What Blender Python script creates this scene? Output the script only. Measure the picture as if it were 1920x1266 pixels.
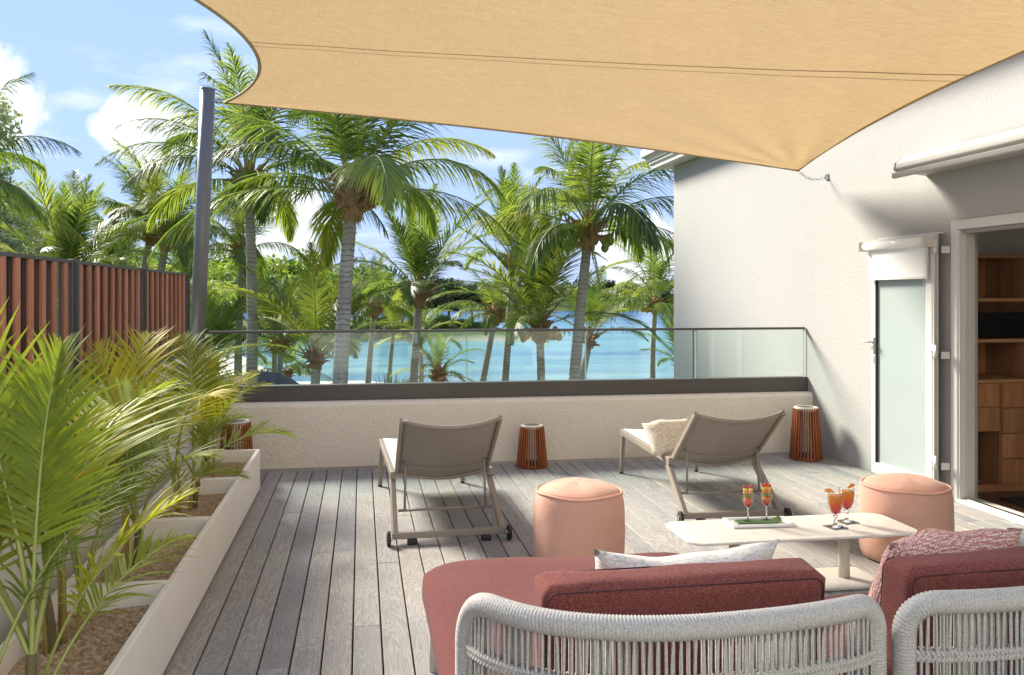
import bpy, bmesh, math, random
from mathutils import Vector, Matrix, noise
R = math.radians
rnd = random.Random(7)
for o in list(bpy.data.objects): bpy.data.objects.remove(o)
SC = bpy.context.scene
COL = SC.collection

# ------------------------------------------------------------------ camera
cam = bpy.data.cameras.new('camera'); cam_ob = bpy.data.objects.new('camera', cam); COL.objects.link(cam_ob)
cam.sensor_width = 36; cam.lens = 36 * 1650 / 1920; cam.shift_y = -81 / 1920
cam.clip_start = .05; cam.clip_end = 8000
cam_ob.location = (0, 0, 1.5); cam_ob.rotation_euler = (R(90), 0, R(-9.7))
SC.camera = cam_ob
# ------------------------------------------------------------------ sky, sun, exposure
SUN = Vector((-1, 1.35, 1.15)).normalized()
EL = math.asin(SUN.z); ROT = math.atan2(SUN.x, SUN.y)
W = bpy.data.worlds.new('World'); SC.world = W; W.use_nodes = True
def sky():
    nt = W.node_tree; N = nt.nodes; L = nt.links; N.clear()
    out = N.new('ShaderNodeOutputWorld'); bg = N.new('ShaderNodeBackground'); bg.inputs[1].default_value = .05
    st = N.new('ShaderNodeTexSky'); st.sky_type = 'NISHITA'; st.sun_disc = False
    st.sun_elevation = EL; st.sun_rotation = ROT; st.air_density = 1.0; st.dust_density = .0; st.ozone_density = 3.5
    tc = N.new('ShaderNodeTexCoord')
    def m(op, a, b=None, c=None):
        n = N.new('ShaderNodeMath'); n.operation = op
        for i, v in enumerate((a, b, c)):
            if v is None: continue
            if isinstance(v, (int, float)): n.inputs[i].default_value = v
            else: L.new(v, n.inputs[i])
        return n.outputs[0]
    sp = N.new('ShaderNodeSeparateXYZ'); L.new(tc.outputs['Generated'], sp.inputs[0])
    # cloud layer: direction projected on a flat deck of air
    den = m('ADD', m('MAXIMUM', sp.outputs[2], 0), .12)
    cb = N.new('ShaderNodeCombineXYZ')
    L.new(m('DIVIDE', sp.outputs[0], den), cb.inputs[0]); L.new(m('DIVIDE', sp.outputs[1], den), cb.inputs[1])
    mp = N.new('ShaderNodeMapping'); mp.inputs['Location'].default_value = (CLX, CLY, 0); L.new(cb.outputs[0], mp.inputs[0])
    nz = N.new('ShaderNodeTexNoise'); nz.inputs['Scale'].default_value = 1.1; nz.inputs['Detail'].default_value = 8
    nz.inputs['Roughness'].default_value = .55; L.new(mp.outputs[0], nz.inputs['Vector'])
    rp = N.new('ShaderNodeValToRGB'); rp.color_ramp.elements[0].position = .57; rp.color_ramp.elements[1].position = .76
    L.new(nz.outputs[0], rp.inputs[0])
    # cumulus heads: soft blobs of direction with a ragged edge
    nv = N.new('ShaderNodeTexNoise'); nv.inputs['Scale'].default_value = 14; nv.inputs['Detail'].default_value = 7
    nv.inputs['Roughness'].default_value = .6; L.new(tc.outputs['Generated'], nv.inputs['Vector'])
    tot = rp.outputs[0]
    for (dx, dy, dz, r) in CUMULUS:
        d = Vector((dx, dy, dz)).normalized()
        vm = N.new('ShaderNodeVectorMath'); vm.operation = 'SUBTRACT'; L.new(tc.outputs['Generated'], vm.inputs[0]); vm.inputs[1].default_value = d
        ml = N.new('ShaderNodeVectorMath'); ml.operation = 'LENGTH'; L.new(vm.outputs[0], ml.inputs[0])
        q = m('SUBTRACT', m('ADD', 1.0, m('MULTIPLY', m('SUBTRACT', nv.outputs[0], .5), 2.2)), m('DIVIDE', ml.outputs[1], r))
        n = N.new('ShaderNodeMapRange'); n.interpolation_type = 'SMOOTHSTEP'; n.inputs[1].default_value = 0; n.inputs[2].default_value = .42
        L.new(q, n.inputs[0])
        tot = m('MAXIMUM', tot, n.outputs[0])
    tot = m('MULTIPLY', tot, .92)
    # thin veil of marine haze towards the horizon
    hz = N.new('ShaderNodeMapRange'); hz.inputs[1].default_value = .30; hz.inputs[2].default_value = .0; hz.inputs[3].default_value = .78; hz.inputs[4].default_value = .92
    L.new(sp.outputs[2], hz.inputs[0])
    mh = N.new('ShaderNodeMix'); mh.data_type = 'RGBA'; L.new(hz.outputs[0], mh.inputs[0]); L.new(st.outputs[0], mh.inputs[6]); mh.inputs[7].default_value = HAZECOL
    mx = N.new('ShaderNodeMix'); mx.data_type = 'RGBA'; L.new(tot, mx.inputs[0]); L.new(mh.outputs[2], mx.inputs[6])
    mx.inputs[7].default_value = CLOUDCOL
    L.new(mx.outputs[2], bg.inputs[0]); L.new(bg.outputs[0], out.inputs[0])
CLX, CLY = 3.2, 1.4
def _dir(px, py):   # a compass direction in house axes
    a = R(9.7); x, y, z = (px - 960) / 1650, 1.0, (552 - py) / 1650
    return (x * math.cos(a) + y * math.sin(a), -x * math.sin(a) + y * math.cos(a), z)
CUMULUS = [_dir(0, 205) + (.055,), _dir(-60, 160) + (.07,), _dir(225, 232) + (.032,), _dir(275, 225) + (.035,), _dir(320, 260) + (.035,),
           _dir(560, 420) + (.05,), _dir(1200, 470) + (.06,), _dir(480, 500) + (.05,)]
CLOUDCOL = (4.7, 4.85, 5.1, 1)
HAZECOL = (1.75, 2.32, 4.0, 1)
sky()
sl = bpy.data.lights.new('sun', 'SUN'); sl.energy = 2.25; sl.angle = R(16); sl.color = (1, .93, .80)
so = bpy.data.objects.new('sun', sl); COL.objects.link(so); so.rotation_euler = SUN.to_track_quat('Z', 'Y').to_euler(); so.location = (-20, 15, 20)
SC.view_settings.view_transform = 'Standard'; SC.view_settings.look = 'None'; SC.view_settings.gamma = 1
SC.view_settings.use_curve_mapping = False
SC.view_settings.exposure = 2.42
SC.render.engine = 'CYCLES'
SC.cycles.max_bounces = 10; SC.cycles.diffuse_bounces = 5; SC.cycles.transmission_bounces = 10; SC.cycles.transparent_max_bounces = 12
SC.cycles.caustics_refractive = False; SC.cycles.caustics_reflective = False

# ------------------------------------------------------------------ helpers
class MB:
    def __init__(s): s.v = []; s.f = []
    def quad(s, *p):
        i = len(s.v); s.v += [tuple(q) for q in p]; s.f.append(tuple(range(i, i + len(p)))); return s
    def box(s, x0, x1, y0, y1, z0, z1):
        i = len(s.v)
        s.v += [(x0,y0,z0),(x1,y0,z0),(x1,y1,z0),(x0,y1,z0),(x0,y0,z1),(x1,y0,z1),(x1,y1,z1),(x0,y1,z1)]
        s.f += [tuple(i+k for k in q) for q in ((0,3,2,1),(4,5,6,7),(0,1,5,4),(1,2,6,5),(2,3,7,6),(3,0,4,7))]; return s
    def bar(s, a, b, w, h, up=(0,0,1)):
        a = Vector(a); b = Vector(b); d = (b - a).normalized(); u = Vector(up)
        x = d.cross(u)
        if x.length < 1e-5: x = d.cross(Vector((1,0,0)))
        x.normalize(); z = x.cross(d).normalized()
        i = len(s.v)
        for p in (a, b):
            for (sx, sz) in ((-1,-1),(1,-1),(1,1),(-1,1)): s.v.append(tuple(p + x*sx*w/2 + z*sz*h/2))
        s.f += [tuple(i+k for k in q) for q in ((3,2,1,0),(4,5,6,7),(0,1,5,4),(1,2,6,5),(2,3,7,6),(3,0,4,7))]; return s
    def tube(s, pts, r, n=8, caps=True, closed=False):
        pts = [Vector(p) for p in pts]; m = len(pts)
        rs = r if isinstance(r, (list, tuple)) else [r] * m
        i0 = len(s.v); ref = None
        for k, p in enumerate(pts):
            if closed: d = pts[(k+1) % m] - pts[k-1]
            else: d = pts[min(k+1, m-1)] - pts[max(k-1, 0)]
            d.normalize()
            if ref is None:
                ref = d.orthogonal().normalized()
            ref = (ref - d * ref.dot(d))
            ref.normalize(); bn = d.cross(ref)
            for j in range(n):
                a = 2 * math.pi * j / n
                s.v.append(tuple(p + (ref * math.cos(a) + bn * math.sin(a)) * rs[k]))
        last = m if closed else m - 1
        for k in range(last):
            k2 = (k + 1) % m
            for j in range(n):
                s.f.append((i0+k*n+j, i0+k*n+(j+1)%n, i0+k2*n+(j+1)%n, i0+k2*n+j))
        if caps and not closed:
            s.f.append(tuple(i0+j for j in reversed(range(n)))); s.f.append(tuple(i0+(m-1)*n+j for j in range(n)))
        return s
    def lathe(s, prof, n=24, c=(0,0,0)):
        i0 = len(s.v); m = len(prof)
        for (r, z) in prof:
            for j in range(n):
                a = 2*math.pi*j/n; s.v.append((c[0]+r*math.cos(a), c[1]+r*math.sin(a), c[2]+z))
        for k in range(m-1):
            for j in range(n):
                s.f.append((i0+k*n+j, i0+k*n+(j+1)%n, i0+(k+1)*n+(j+1)%n, i0+(k+1)*n+j))
        if prof[0][0] > 1e-6: s.f.append(tuple(i0+j for j in reversed(range(n))))
        if prof[-1][0] > 1e-6: s.f.append(tuple(i0+(m-1)*n+j for j in range(n)))
        return s
    def prism(s, poly, axis, a, b):
        """poly: 2-D outline; axis 'y': outline in x,z; 'z': outline in x,y; 'x': outline in y,z"""
        def p3(q, t): return {'y': (q[0], t, q[1]), 'z': (q[0], q[1], t), 'x': (t, q[0], q[1])}[axis]
        i = len(s.v); n = len(poly)
        s.v += [p3(q, a) for q in poly] + [p3(q, b) for q in poly]
        s.f.append(tuple(i + k for k in range(n))); s.f.append(tuple(i + n + k for k in reversed(range(n))))
        for k in range(n): s.f.append((i+k, i+n+k, i+n+(k+1)%n, i+(k+1)%n))
        return s
    def mesh(s, name, m=None, smooth=False, fix=False):
        me = bpy.data.meshes.new(name); me.from_pydata(s.v, [], s.f)
        if fix:
            bm = bmesh.new(); bm.from_mesh(me); bmesh.ops.remove_doubles(bm, verts=bm.verts, dist=1e-6)
            bmesh.ops.recalc_face_normals(bm, faces=bm.faces); bm.to_mesh(me); bm.free()
        if m: me.materials.append(m)
        if smooth: me.polygons.foreach_set('use_smooth', [True]*len(me.polygons))
        me.update(); return me
    def build(s, name, m=None, parent=None, smooth=False, bevel=0, fix=True, loc=None, sub=0):
        o = bpy.data.objects.new(name, s.mesh(name, m, smooth, fix)); COL.objects.link(o)
        if parent: o.parent = parent
        if loc: o.location = loc
        if bevel:
            b = o.modifiers.new('bevel', 'BEVEL'); b.width = bevel; b.segments = 2; b.limit_method = 'ANGLE'; b.angle_limit = R(40)
            b.harden_normals = False
        if sub:
            q = o.modifiers.new('sub', 'SUBSURF'); q.levels = sub; q.render_levels = sub
        return o
def tag(o, label=None, cat=None, group=None, kind=None):
    if label: o['label'] = label
    if cat: o['category'] = cat
    if group: o['group'] = group
    if kind: o['kind'] = kind
    return o
def thing(name, label, cat, loc=(0,0,0), rz=0, group=None):
    o = bpy.data.objects.new(name, None); COL.objects.link(o); o.empty_display_size = .1
    o.location = loc; o.rotation_euler.z = rz
    return tag(o, label, cat, group)
def inst(name, me, parent=None, loc=(0,0,0), rz=0, sc=1.0):
    o = bpy.data.objects.new(name, me); COL.objects.link(o)
    if parent: o.parent = parent
    o.location = loc; o.rotation_euler.z = rz
    o.scale = (sc, sc, sc) if isinstance(sc, (int, float)) else sc
    return o
def rrect(x0, x1, y0, y1, r, n=6):
    P = []
    for (cx, cy, a0) in ((x1-r, y0+r, -90), (x1-r, y1-r, 0), (x0+r, y1-r, 90), (x0+r, y0+r, 180)):
        for k in range(n+1):
            a = R(a0 + 90*k/n); P.append((cx + r*math.cos(a), cy + r*math.sin(a)))
    return P
def catmull(P, n=8):
    P = [Vector(p) for p in P]; Q = [2*P[0]-P[1]] + P + [2*P[-1]-P[-2]]; out = []
    for i in range(1, len(Q)-2):
        for k in range(n):
            t = k/n; a, b, c, d = Q[i-1], Q[i], Q[i+1], Q[i+2]
            out.append(.5*((2*b)+(c-a)*t+(2*a-5*b+4*c-d)*t*t+(3*b-a-3*c+d)*t**3))
    out.append(P[-1]); return out

# ------------------------------------------------------------------ materials
class NM:
    def __init__(s, name):
        s.m = bpy.data.materials.new(name); s.m.use_nodes = True; s.nt = s.m.node_tree; s.N = s.nt.nodes; s.L = s.nt.links
        s.b = s.N['Principled BSDF']; s.out = s.N['Material Output']
        s.tc = s.N.new('ShaderNodeTexCoord')
    def new(s, t): return s.N.new('ShaderNode' + t)
    def put(s, sock, v):
        if isinstance(v, bpy.types.NodeSocket): s.L.new(v, sock)
        else: sock.default_value = v
    def pos(s): return s.new('NewGeometry').outputs['Position']
    def vec(s, v=None, scale=(1,1,1), loc=None, rot=None):
        n = s.new('Mapping'); s.L.new(v if v is not None else s.tc.outputs['Object'], n.inputs[0]); n.inputs['Scale'].default_value = scale
        if loc is not None: s.put(n.inputs['Location'], loc)
        if rot is not None: n.inputs['Rotation'].default_value = rot
        return n.outputs[0]
    def noise(s, scale=5, detail=4, v=None, rough=.5, dist=0):
        n = s.new('TexNoise'); n.inputs['Scale'].default_value = scale; n.inputs['Detail'].default_value = detail
        n.inputs['Roughness'].default_value = rough; n.inputs['Distortion'].default_value = dist
        s.L.new(v if v is not None else s.tc.outputs['Object'], n.inputs['Vector']); return n.outputs[0]
    def ramp(s, f, stops):
        n = s.new('ValToRGB'); e = n.color_ramp.elements
        while len(e) < len(stops): e.new(.5)
        for k, (p, c) in enumerate(stops):
            e[k].position = p; e[k].color = (*c, 1) if len(c) == 3 else c
        s.L.new(f, n.inputs[0]); return n.outputs[0]
    def mix(s, f, a, b, mode='MIX'):
        n = s.new('Mix'); n.data_type = 'RGBA'; n.blend_type = mode
        s.put(n.inputs[0], f)
        for i, v in ((6, a), (7, b)):
            s.put(n.inputs[i], (*v, 1) if isinstance(v, tuple) and len(v) == 3 else v)
        return n.outputs[2]
    def math(s, op, a, b=0.0, c=None):
        n = s.new('Math'); n.operation = op; s.put(n.inputs[0], a); s.put(n.inputs[1], b)
        if c is not None: s.put(n.inputs[2], c)
        return n.outputs[0]
    def rand(s): return s.new('ObjectInfo').outputs['Random']
    def bump(s, h, strength=.3, dist=.01, prev=None):
        n = s.new('Bump'); n.inputs['Strength'].default_value = strength; n.inputs['Distance'].default_value = dist
        s.L.new(h, n.inputs['Height'])
        if prev is not None: s.L.new(prev, n.inputs['Normal'])
        s.L.new(n.outputs[0], s.b.inputs['Normal']); return n.outputs[0]
    def set(s, base=None, rough=None, metal=None, spec=None, **k):
        for nm, v in (('Base Color', base), ('Roughness', rough), ('Metallic', metal), ('Specular IOR Level', spec)):
            if v is None: continue
            s.put(s.b.inputs[nm], (*v, 1) if isinstance(v, tuple) and len(v) == 3 else v)
        for nm, v in k.items(): s.put(s.b.inputs[nm], v)
        return s
def plain(name, base, rough=.5, metal=0, spec=.5, var=.08, scale=6, bump=0, bscale=60):
    m = NM(name); n = m.noise(scale, 5)
    m.set(m.mix(n, tuple(c*(1-var) for c in base), tuple(min(1, c*(1+var)) for c in base)), rough, metal, spec)
    if bump: m.bump(m.noise(bscale, 3), bump, .004)
    return m.m
def stucco(name, base, strength, dist, scale=55):
    m = NM(name); a = m.noise(scale, 4, rough=.6, dist=.6); b = m.noise(scale*.35, 3); c = m.noise(1.3, 6, rough=.6)
    d = m.noise(.6, 4, v=m.vec(scale=(1, 1, .25)))
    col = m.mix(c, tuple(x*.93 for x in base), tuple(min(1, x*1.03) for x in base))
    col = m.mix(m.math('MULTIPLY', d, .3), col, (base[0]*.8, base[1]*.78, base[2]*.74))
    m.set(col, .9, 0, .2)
    h = m.math('ADD', m.math('MULTIPLY', m.ramp(a, [(.35, (0,0,0)), (.62, (1,1,1))]), .7), m.math('MULTIPLY', b, .6))
    m.bump(h, strength, dist); return m.m
M = {}
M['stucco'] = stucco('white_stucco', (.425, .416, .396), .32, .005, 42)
M['stucco_rough'] = stucco('rough_cream_stucco', (.84, .79, .70), .65, .010, 38)
M['plaster'] = plain('smooth_white_plaster', (.82, .81, .78), .8, spec=.2, var=.05, scale=2, bump=.08, bscale=30)
M['planter'] = plain('cream_fibre_cement', (.84, .80, .735), .55, spec=.3, var=.05, scale=3)
M['white_metal'] = plain('white_powder_coat', (.62, .61, .58), .35, var=.03)
M['frame_taupe'] = plain('taupe_powder_coat', (.27, .235, .195), .38, spec=.5, var=.06, scale=20)
M['charcoal'] = plain('charcoal_aluminium', (.075, .068, .062), .45, var=.1, scale=3)
M['pole'] = plain('grey_galvanised_paint', (.165, .165, .16), .4, metal=.15, var=.1, scale=8)
M['black_rubber'] = plain('black_rubber', (.015, .015, .016), .5, var=.1)
M['steel'] = plain('stainless_steel', (.55, .55, .55), .25, metal=1, var=.05)
M['beige_metal'] = plain('greige_powder_coat', (.56, .52, .46), .4, var=.03)
M['black'] = plain('matt_black', (.012, .012, .013), .4, var=.1)
M['ceramic'] = plain('white_ceramic', (.82, .83, .80), .15, var=.02)
M['coaster'] = plain('grey_coaster', (.16, .15, .16), .6, var=.1)
M['leafmat'] = plain('banana_leaf', (.06, .13, .03), .4, var=.4, scale=40)
M['room_white'] = plain('interior_white_paint', (.72, .69, .64), .8, spec=.2, var=.03)
M['dark_floor'] = plain('dark_interior_floor', (.09, .05, .035), .3, var=.3, scale=8)
M['underdeck'] = plain('dark_underdeck', (.02, .018, .016), .9, var=.2)
M['concrete'] = plain('terrace_concrete', (.5, .48, .44), .9, var=.1)

def deck_mat():
    m = NM('weathered_deck_wood'); P = m.pos(); r = m.rand()
    cb = m.new('CombineXYZ'); m.L.new(m.math('MULTIPLY', r, 37.0), cb.inputs[0]); m.L.new(m.math('MULTIPLY', r, 91.0), cb.inputs[1]); m.L.new(m.math('MULTIPLY', r, 17.0), cb.inputs[2])
    v = m.vec(P, (1, 1, 1), cb.outputs[0])
    big = m.noise(1.6, 3, v=m.vec(v, (3.4, .55, 1)), dist=.4)                      # broad cathedral field
    w = m.math('FRACT', m.math('MULTIPLY', big, 34.0))                               # growth rings as contour lines
    ring = m.math('ABSOLUTE', m.math('SUBTRACT', w, .5))
    fine = m.noise(1.0, 6, v=m.vec(v, (210, 5, 1)), rough=.65)
    blot = m.noise(2.4, 5, v=v, rough=.6)
    col = m.ramp(fine, [(.25, (.205, .203, .196)), (.5, (.305, .302, .292)), (.8, (.405, .40, .39))])
    col = m.mix(m.math('MULTIPLY', m.ramp(ring, [(.3, (0,0,0)), (.48, (1,1,1))]), .4), col, (.46, .45, .44))
    col = m.mix(m.math('MULTIPLY', m.ramp(ring, [(.0, (1,1,1)), (.2, (0,0,0))]), .35), col, (.18, .173, .17))
    col = m.mix(m.math('MULTIPLY', m.ramp(blot, [(.45, (0,0,0)), (.75, (1,1,1))]), .35), col, (.20, .185, .175))
    tone = m.ramp(r, [(0, (.78, .79, .83)), (.3, (1.0, .99, .98)), (.55, (.88, .88, .90)), (.75, (1.1, 1.05, 1.0)), (1, (.94, .93, .93))])
    col = m.mix(1.0, col, tone, 'MULTIPLY')
    m.set(col, .72, 0, .25)
    m.bump(m.math('ADD', fine, m.math('MULTIPLY', ring, .6)), .35, .0025); return m.m
M['deck'] = deck_mat()
def wood(name, c1, c2, axis=2, rough=.45, sc=1.0):
    m = NM(name); r = m.rand(); cb = m.new('CombineXYZ')
    for i in range(3): m.L.new(m.math('MULTIPLY', r, 13.0 + 29*i), cb.inputs[i])
    s3 = [38*sc]*3; s3[axis] = 2.2*sc
    n = m.noise(1, 5, v=m.vec(None, tuple(s3), cb.outputs[0]), rough=.6, dist=.5)
    col = m.ramp(n, [(.3, c1), (.7, c2)])
    col = m.mix(1.0, col, m.ramp(r, [(0, (.72, .72, .72)), (.5, (1, 1, 1)), (1, (1.25, 1.15, 1.08))]), 'MULTIPLY')
    m.set(col, rough, 0, .35); m.bump(n, .15, .002); return m.m
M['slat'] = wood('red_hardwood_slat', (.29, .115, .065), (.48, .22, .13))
M['slat_back'] = wood('shaded_red_hardwood', (.055, .016, .010), (.09, .026, .015))  # rear slats: same red wood, colour darkened so the gaps look shaded
M['lantern_wood'] = wood('oiled_teak', (.20, .055, .02), (.33, .105, .042), sc=1.5)
M['cabinet'] = wood('walnut_veneer', (.25, .115, .05), (.46, .24, .115), axis=2, sc=.25)
M['cabinet_h'] = wood('walnut_shelf', (.32, .17, .08), (.48, .28, .14), axis=0, sc=.25)

def fabric(name, c1, c2, c3=None, scale=420, mode='melange', bump=.5, rough=.95, sheen=.08):
    m = NM(name); o = m.tc.outputs['Object']
    a = m.noise(scale*.5, 3, v=m.vec(o, (.35, 1, 1)), rough=.7); b = m.noise(5, 4)
    k = m.new('TexChecker'); k.inputs['Scale'].default_value = scale; m.L.new(o, k.inputs[0])
    col = m.ramp(a, [(.34, c1), (.52, c2), (.68, c3 or c2)])
    col = m.mix(m.math('MULTIPLY', b, .15), col, c1)
    m.set(col, rough, 0, .12); m.b.inputs['Sheen Weight'].default_value = sheen
    h = m.math('ADD', m.math('MULTIPLY', a, .8), m.math('MULTIPLY', k.outputs[1], .3))
    m.bump(h, bump, .002); return m.m
M['red_fabric'] = fabric('brick_red_melange', (.10, .028, .026), (.19, .056, .047), (.30, .12, .09), 800)
M['seat_fabric'] = fabric('dusty_red_melange', (.08, .022, .022), (.125, .035, .033), (.19, .066, .057), 800)
M['white_fabric'] = fabric('off_white_chenille', (.46, .435, .39), (.68, .65, .59), (.80, .775, .72), 260, bump=.8)
M['cream_fabric'] = fabric('cream_linen', (.50, .44, .34), (.72, .66, .54), (.8, .75, .65), 200)
def weave(name, c1, c2, scale, bump=.9):
    m = NM(name); o = m.tc.outputs['Object']; k = m.new('TexVoronoi'); k.inputs['Scale'].default_value = scale; k.inputs['Randomness'].default_value = .35
    m.L.new(o, k.inputs[0]); n = m.noise(8, 3); q = k.outputs[0]
    col = m.ramp(q, [(.25, c2), (.62, c1)])
    m.set(m.mix(m.math('MULTIPLY', n, .3), col, c1), .9, 0, .15); m.bump(q, bump, -.003); return m.m
M['pink_weave'] = weave('pink_white_basket_weave', (.40, .16, .13), (.80, .68, .60), 110)
def mesh_fabric():
    m = NM('peach_mesh_fabric'); o = m.tc.outputs['Object']
    n = m.noise(3, 4); k = m.noise(260, 2, rough=.7)
    col = m.ramp(k, [(.36, (.60, .325, .235)), (.64, (.76, .455, .335))])
    m.set(m.mix(m.math('MULTIPLY', n, .2), col, (.50, .25, .185)), .85, 0, .2); m.b.inputs['Sheen Weight'].default_value = .15
    b = m.bump(m.noise(9, 3), .35, .02); m.bump(k, .5, .002, b); return m.m
M['pouf'] = mesh_fabric()
def rope(name):
    m = NM(name); a = m.noise(260, 3, rough=.7); b = m.noise(30, 3)
    col = m.ramp(a, [(.3, (.24, .23, .21)), (.5, (.40, .388, .36)), (.72, (.58, .565, .53))])
    m.set(m.mix(m.math('MULTIPLY', b, .2), col, (.35, .335, .31)), .9, 0, .15); m.bump(a, .6, .002); return m.m
M['rope'] = rope('grey_braided_rope')
def sling():
    m = NM('taupe_sling_mesh'); o = m.tc.outputs['Object']
    k = m.new('TexChecker'); k.inputs['Scale'].default_value = 500; m.L.new(o, k.inputs[0]); n = m.noise(4, 3)
    col = m.mix(n, (.30, .272, .248), (.36, .328, .30))
    m.set(col, .75, 0, .25); m.bump(k.outputs[1], .2, .001)
    t = m.new('BsdfTranslucent'); m.L.new(col, t.inputs[0]); mx = m.new('MixShader'); mx.inputs[0].default_value = .22
    m.L.new(m.b.outputs[0], mx.inputs[1]); m.L.new(t.outputs[0], mx.inputs[2]); m.L.new(mx.outputs[0], m.out.inputs[0]); return m.m
M['sling'] = sling()
M['sling_seat'] = plain('pale_seat_sling', (.60, .58, .54), .75, var=.05, scale=12, bump=.15, bscale=500)
def sail_mat():
    m = NM('sand_shade_cloth'); o = m.tc.outputs['Object']
    a = m.noise(1, 4, v=m.vec(o, (5, 260, 60), rot=(0,0,R(-6))), rough=.7); a2 = m.noise(1, 4, v=m.vec(o, (420, 7, 60)), rough=.7); b = m.noise(1.1, 5)
    f = m.math('ADD', m.math('MULTIPLY', a, .6), m.math('MULTIPLY', a2, .4))
    col = m.ramp(f, [(.36, (.355, .245, .138)), (.5, (.48, .358, .213)), (.66, (.58, .465, .302))])
    col = m.mix(m.math('MULTIPLY', b, .22), col, (.62, .43, .24))
    m.set(col, .9, 0, .08); m.bump(f, .3, .002)
    t = m.new('BsdfTranslucent'); m.L.new(m.mix(1.0, col, (1.0, .93, .78), 'MULTIPLY'), t.inputs[0]); mx = m.new('MixShader'); mx.inputs[0].default_value = .52
    m.L.new(m.b.outputs[0], mx.inputs[1]); m.L.new(t.outputs[0], mx.inputs[2]); m.L.new(mx.outputs[0], m.out.inputs[0]); return m.m
M['sail'] = sail_mat()
M['hem'] = plain('sail_webbing', (.44, .335, .20), .85, var=.15, scale=60)
def glass(name, col=(.93, .985, .965), ior=1.45):
    m = NM(name); m.N.remove(m.b)
    fr = m.new('Fresnel'); m.L.new(m.math('MULTIPLY_ADD', m.new('NewGeometry').outputs['Backfacing'], 1/ior-ior, ior), fr.inputs[0])
    t = m.new('BsdfTransparent'); t.inputs[0].default_value = (*col, 1); g = m.new('BsdfGlossy'); g.inputs['Roughness'].default_value = .01
    mx = m.new('MixShader'); m.L.new(fr.outputs[0], mx.inputs[0]); m.L.new(t.outputs[0], mx.inputs[1]); m.L.new(g.outputs[0], mx.inputs[2])
    m.L.new(mx.outputs[0], m.out.inputs[0]); return m.m
M['glass'] = glass('balustrade_glass')
M['glass_edge'] = plain('polished_glass_edge', (.32, .50, .45), .1, var=.05)
def frosted():
    m = NM('frosted_door_glass'); m.set((.345, .405, .39), .25, 0, .4); return m.m
M['frosted'] = frosted()
M['glassware'] = glass('clear_glassware', (.97, .98, .98), 1.4)
def _solid():
    m = NM('solid_glass_stem'); m.set((1, 1, 1), .02, 0, .5, **{'Transmission Weight': 1.0, 'IOR': 1.45}); return m.m
M['stemglass'] = _solid()
def liquid(name, stops):
    m = NM(name); sp = m.new('SeparateXYZ'); m.L.new(m.tc.outputs['Object'], sp.inputs[0])
    n = m.math('ADD', sp.outputs[2], m.math('MULTIPLY', m.math('SUBTRACT', m.noise(60, 3), .5), .012))
    mr = m.new('MapRange'); mr.inputs[1].default_value = stops[0]; mr.inputs[2].default_value = stops[1]; m.L.new(n, mr.inputs[0])
    c = m.ramp(mr.outputs[0], stops[2]); m.set(c, .12, 0, .5)
    t = m.new('BsdfTranslucent'); m.L.new(c, t.inputs[0]); mx = m.new('MixShader'); mx.inputs[0].default_value = .4
    m.L.new(m.b.outputs[0], mx.inputs[1]); m.L.new(t.outputs[0], mx.inputs[2]); m.L.new(mx.outputs[0], m.out.inputs[0]); return m.m
M['sunrise'] = liquid('layered_fruit_drink', (.075, .165, [(0, (.62, .015, .05)), (.3, (.80, .08, .03)), (.6, (.90, .30, .03)), (1, (.92, .50, .10))]))
M['punch'] = liquid('red_fruit_coulis', (.075, .115, [(0, (.50, .02, .02)), (.8, (.72, .10, .06)), (1, (.85, .35, .25))]))
for nm, c in dict(f_red=(.70, .035, .04), f_yellow=(.85, .58, .12), f_orange=(.85, .30, .04), f_kiwi=(.25, .33, .06), f_melon=(.80, .32, .16), f_stick=(.62, .52, .32)).items():
    M[nm] = plain(nm.replace('f_', 'fruit_'), c, .3, var=.2, scale=90)
def marble():
    m = NM('cream_ceramic_stone'); n = m.noise(3.0, 9, rough=.65, dist=1.6); v = m.ramp(n, [(.46, (.82, .785, .71)), (.5, (.74, .69, .61)), (.54, (.84, .80, .73))])
    m.set(v, .35, 0, .4); return m.m
M['marble'] = marble()
def frond_mat(name, stops, trans=.4, tint=(1.35, 1.5, .55), rough=.42):
    m = NM(name); r = m.rand(); n = m.noise(1.7, 3, v=m.pos()); n2 = m.noise(24, 2)
    f = m.math('ADD', m.math('MULTIPLY', r, .55), m.math('ADD', m.math('MULTIPLY', n, .35), m.math('MULTIPLY', n2, .2)))
    c = m.ramp(f, stops); c = m.mix(m.math('MULTIPLY', m.ramp(m.noise(9, 4, rough=.7), [(.62, (0,0,0)), (.74, (1,1,1))]), .55), c, (.34, .24, .09)); m.set(c, rough, 0, .16)
    t = m.new('BsdfTranslucent'); m.L.new(m.mix(1.0, c, tint, 'MULTIPLY'), t.inputs[0]); mx = m.new('MixShader'); mx.inputs[0].default_value = trans
    m.L.new(m.b.outputs[0], mx.inputs[1]); m.L.new(t.outputs[0], mx.inputs[2]); m.L.new(mx.outputs[0], m.out.inputs[0]); return m.m
M['frond'] = frond_mat('coconut_leaf', [(.2, (.06, .095, .032)), (.42, (.135, .19, .052)), (.62, (.225, .285, .072)), (.82, (.36, .38, .09)), (.97, (.48, .43, .12))], .48, (1.2, 1.3, .6))
M['areca'] = frond_mat('areca_leaf', [(.2, (.13, .19, .03)), (.45, (.25, .315, .04)), (.66, (.38, .39, .045)), (.9, (.56, .49, .05))], .42, (1.35, 1.35, .5), .55)
M['rachis'] = plain('green_yellow_leaf_stalk', (.30, .33, .09), .5, var=.25, scale=12)
M['cane'] = plain('areca_cane', (.30, .22, .05), .5, var=.45, scale=14)
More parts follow.
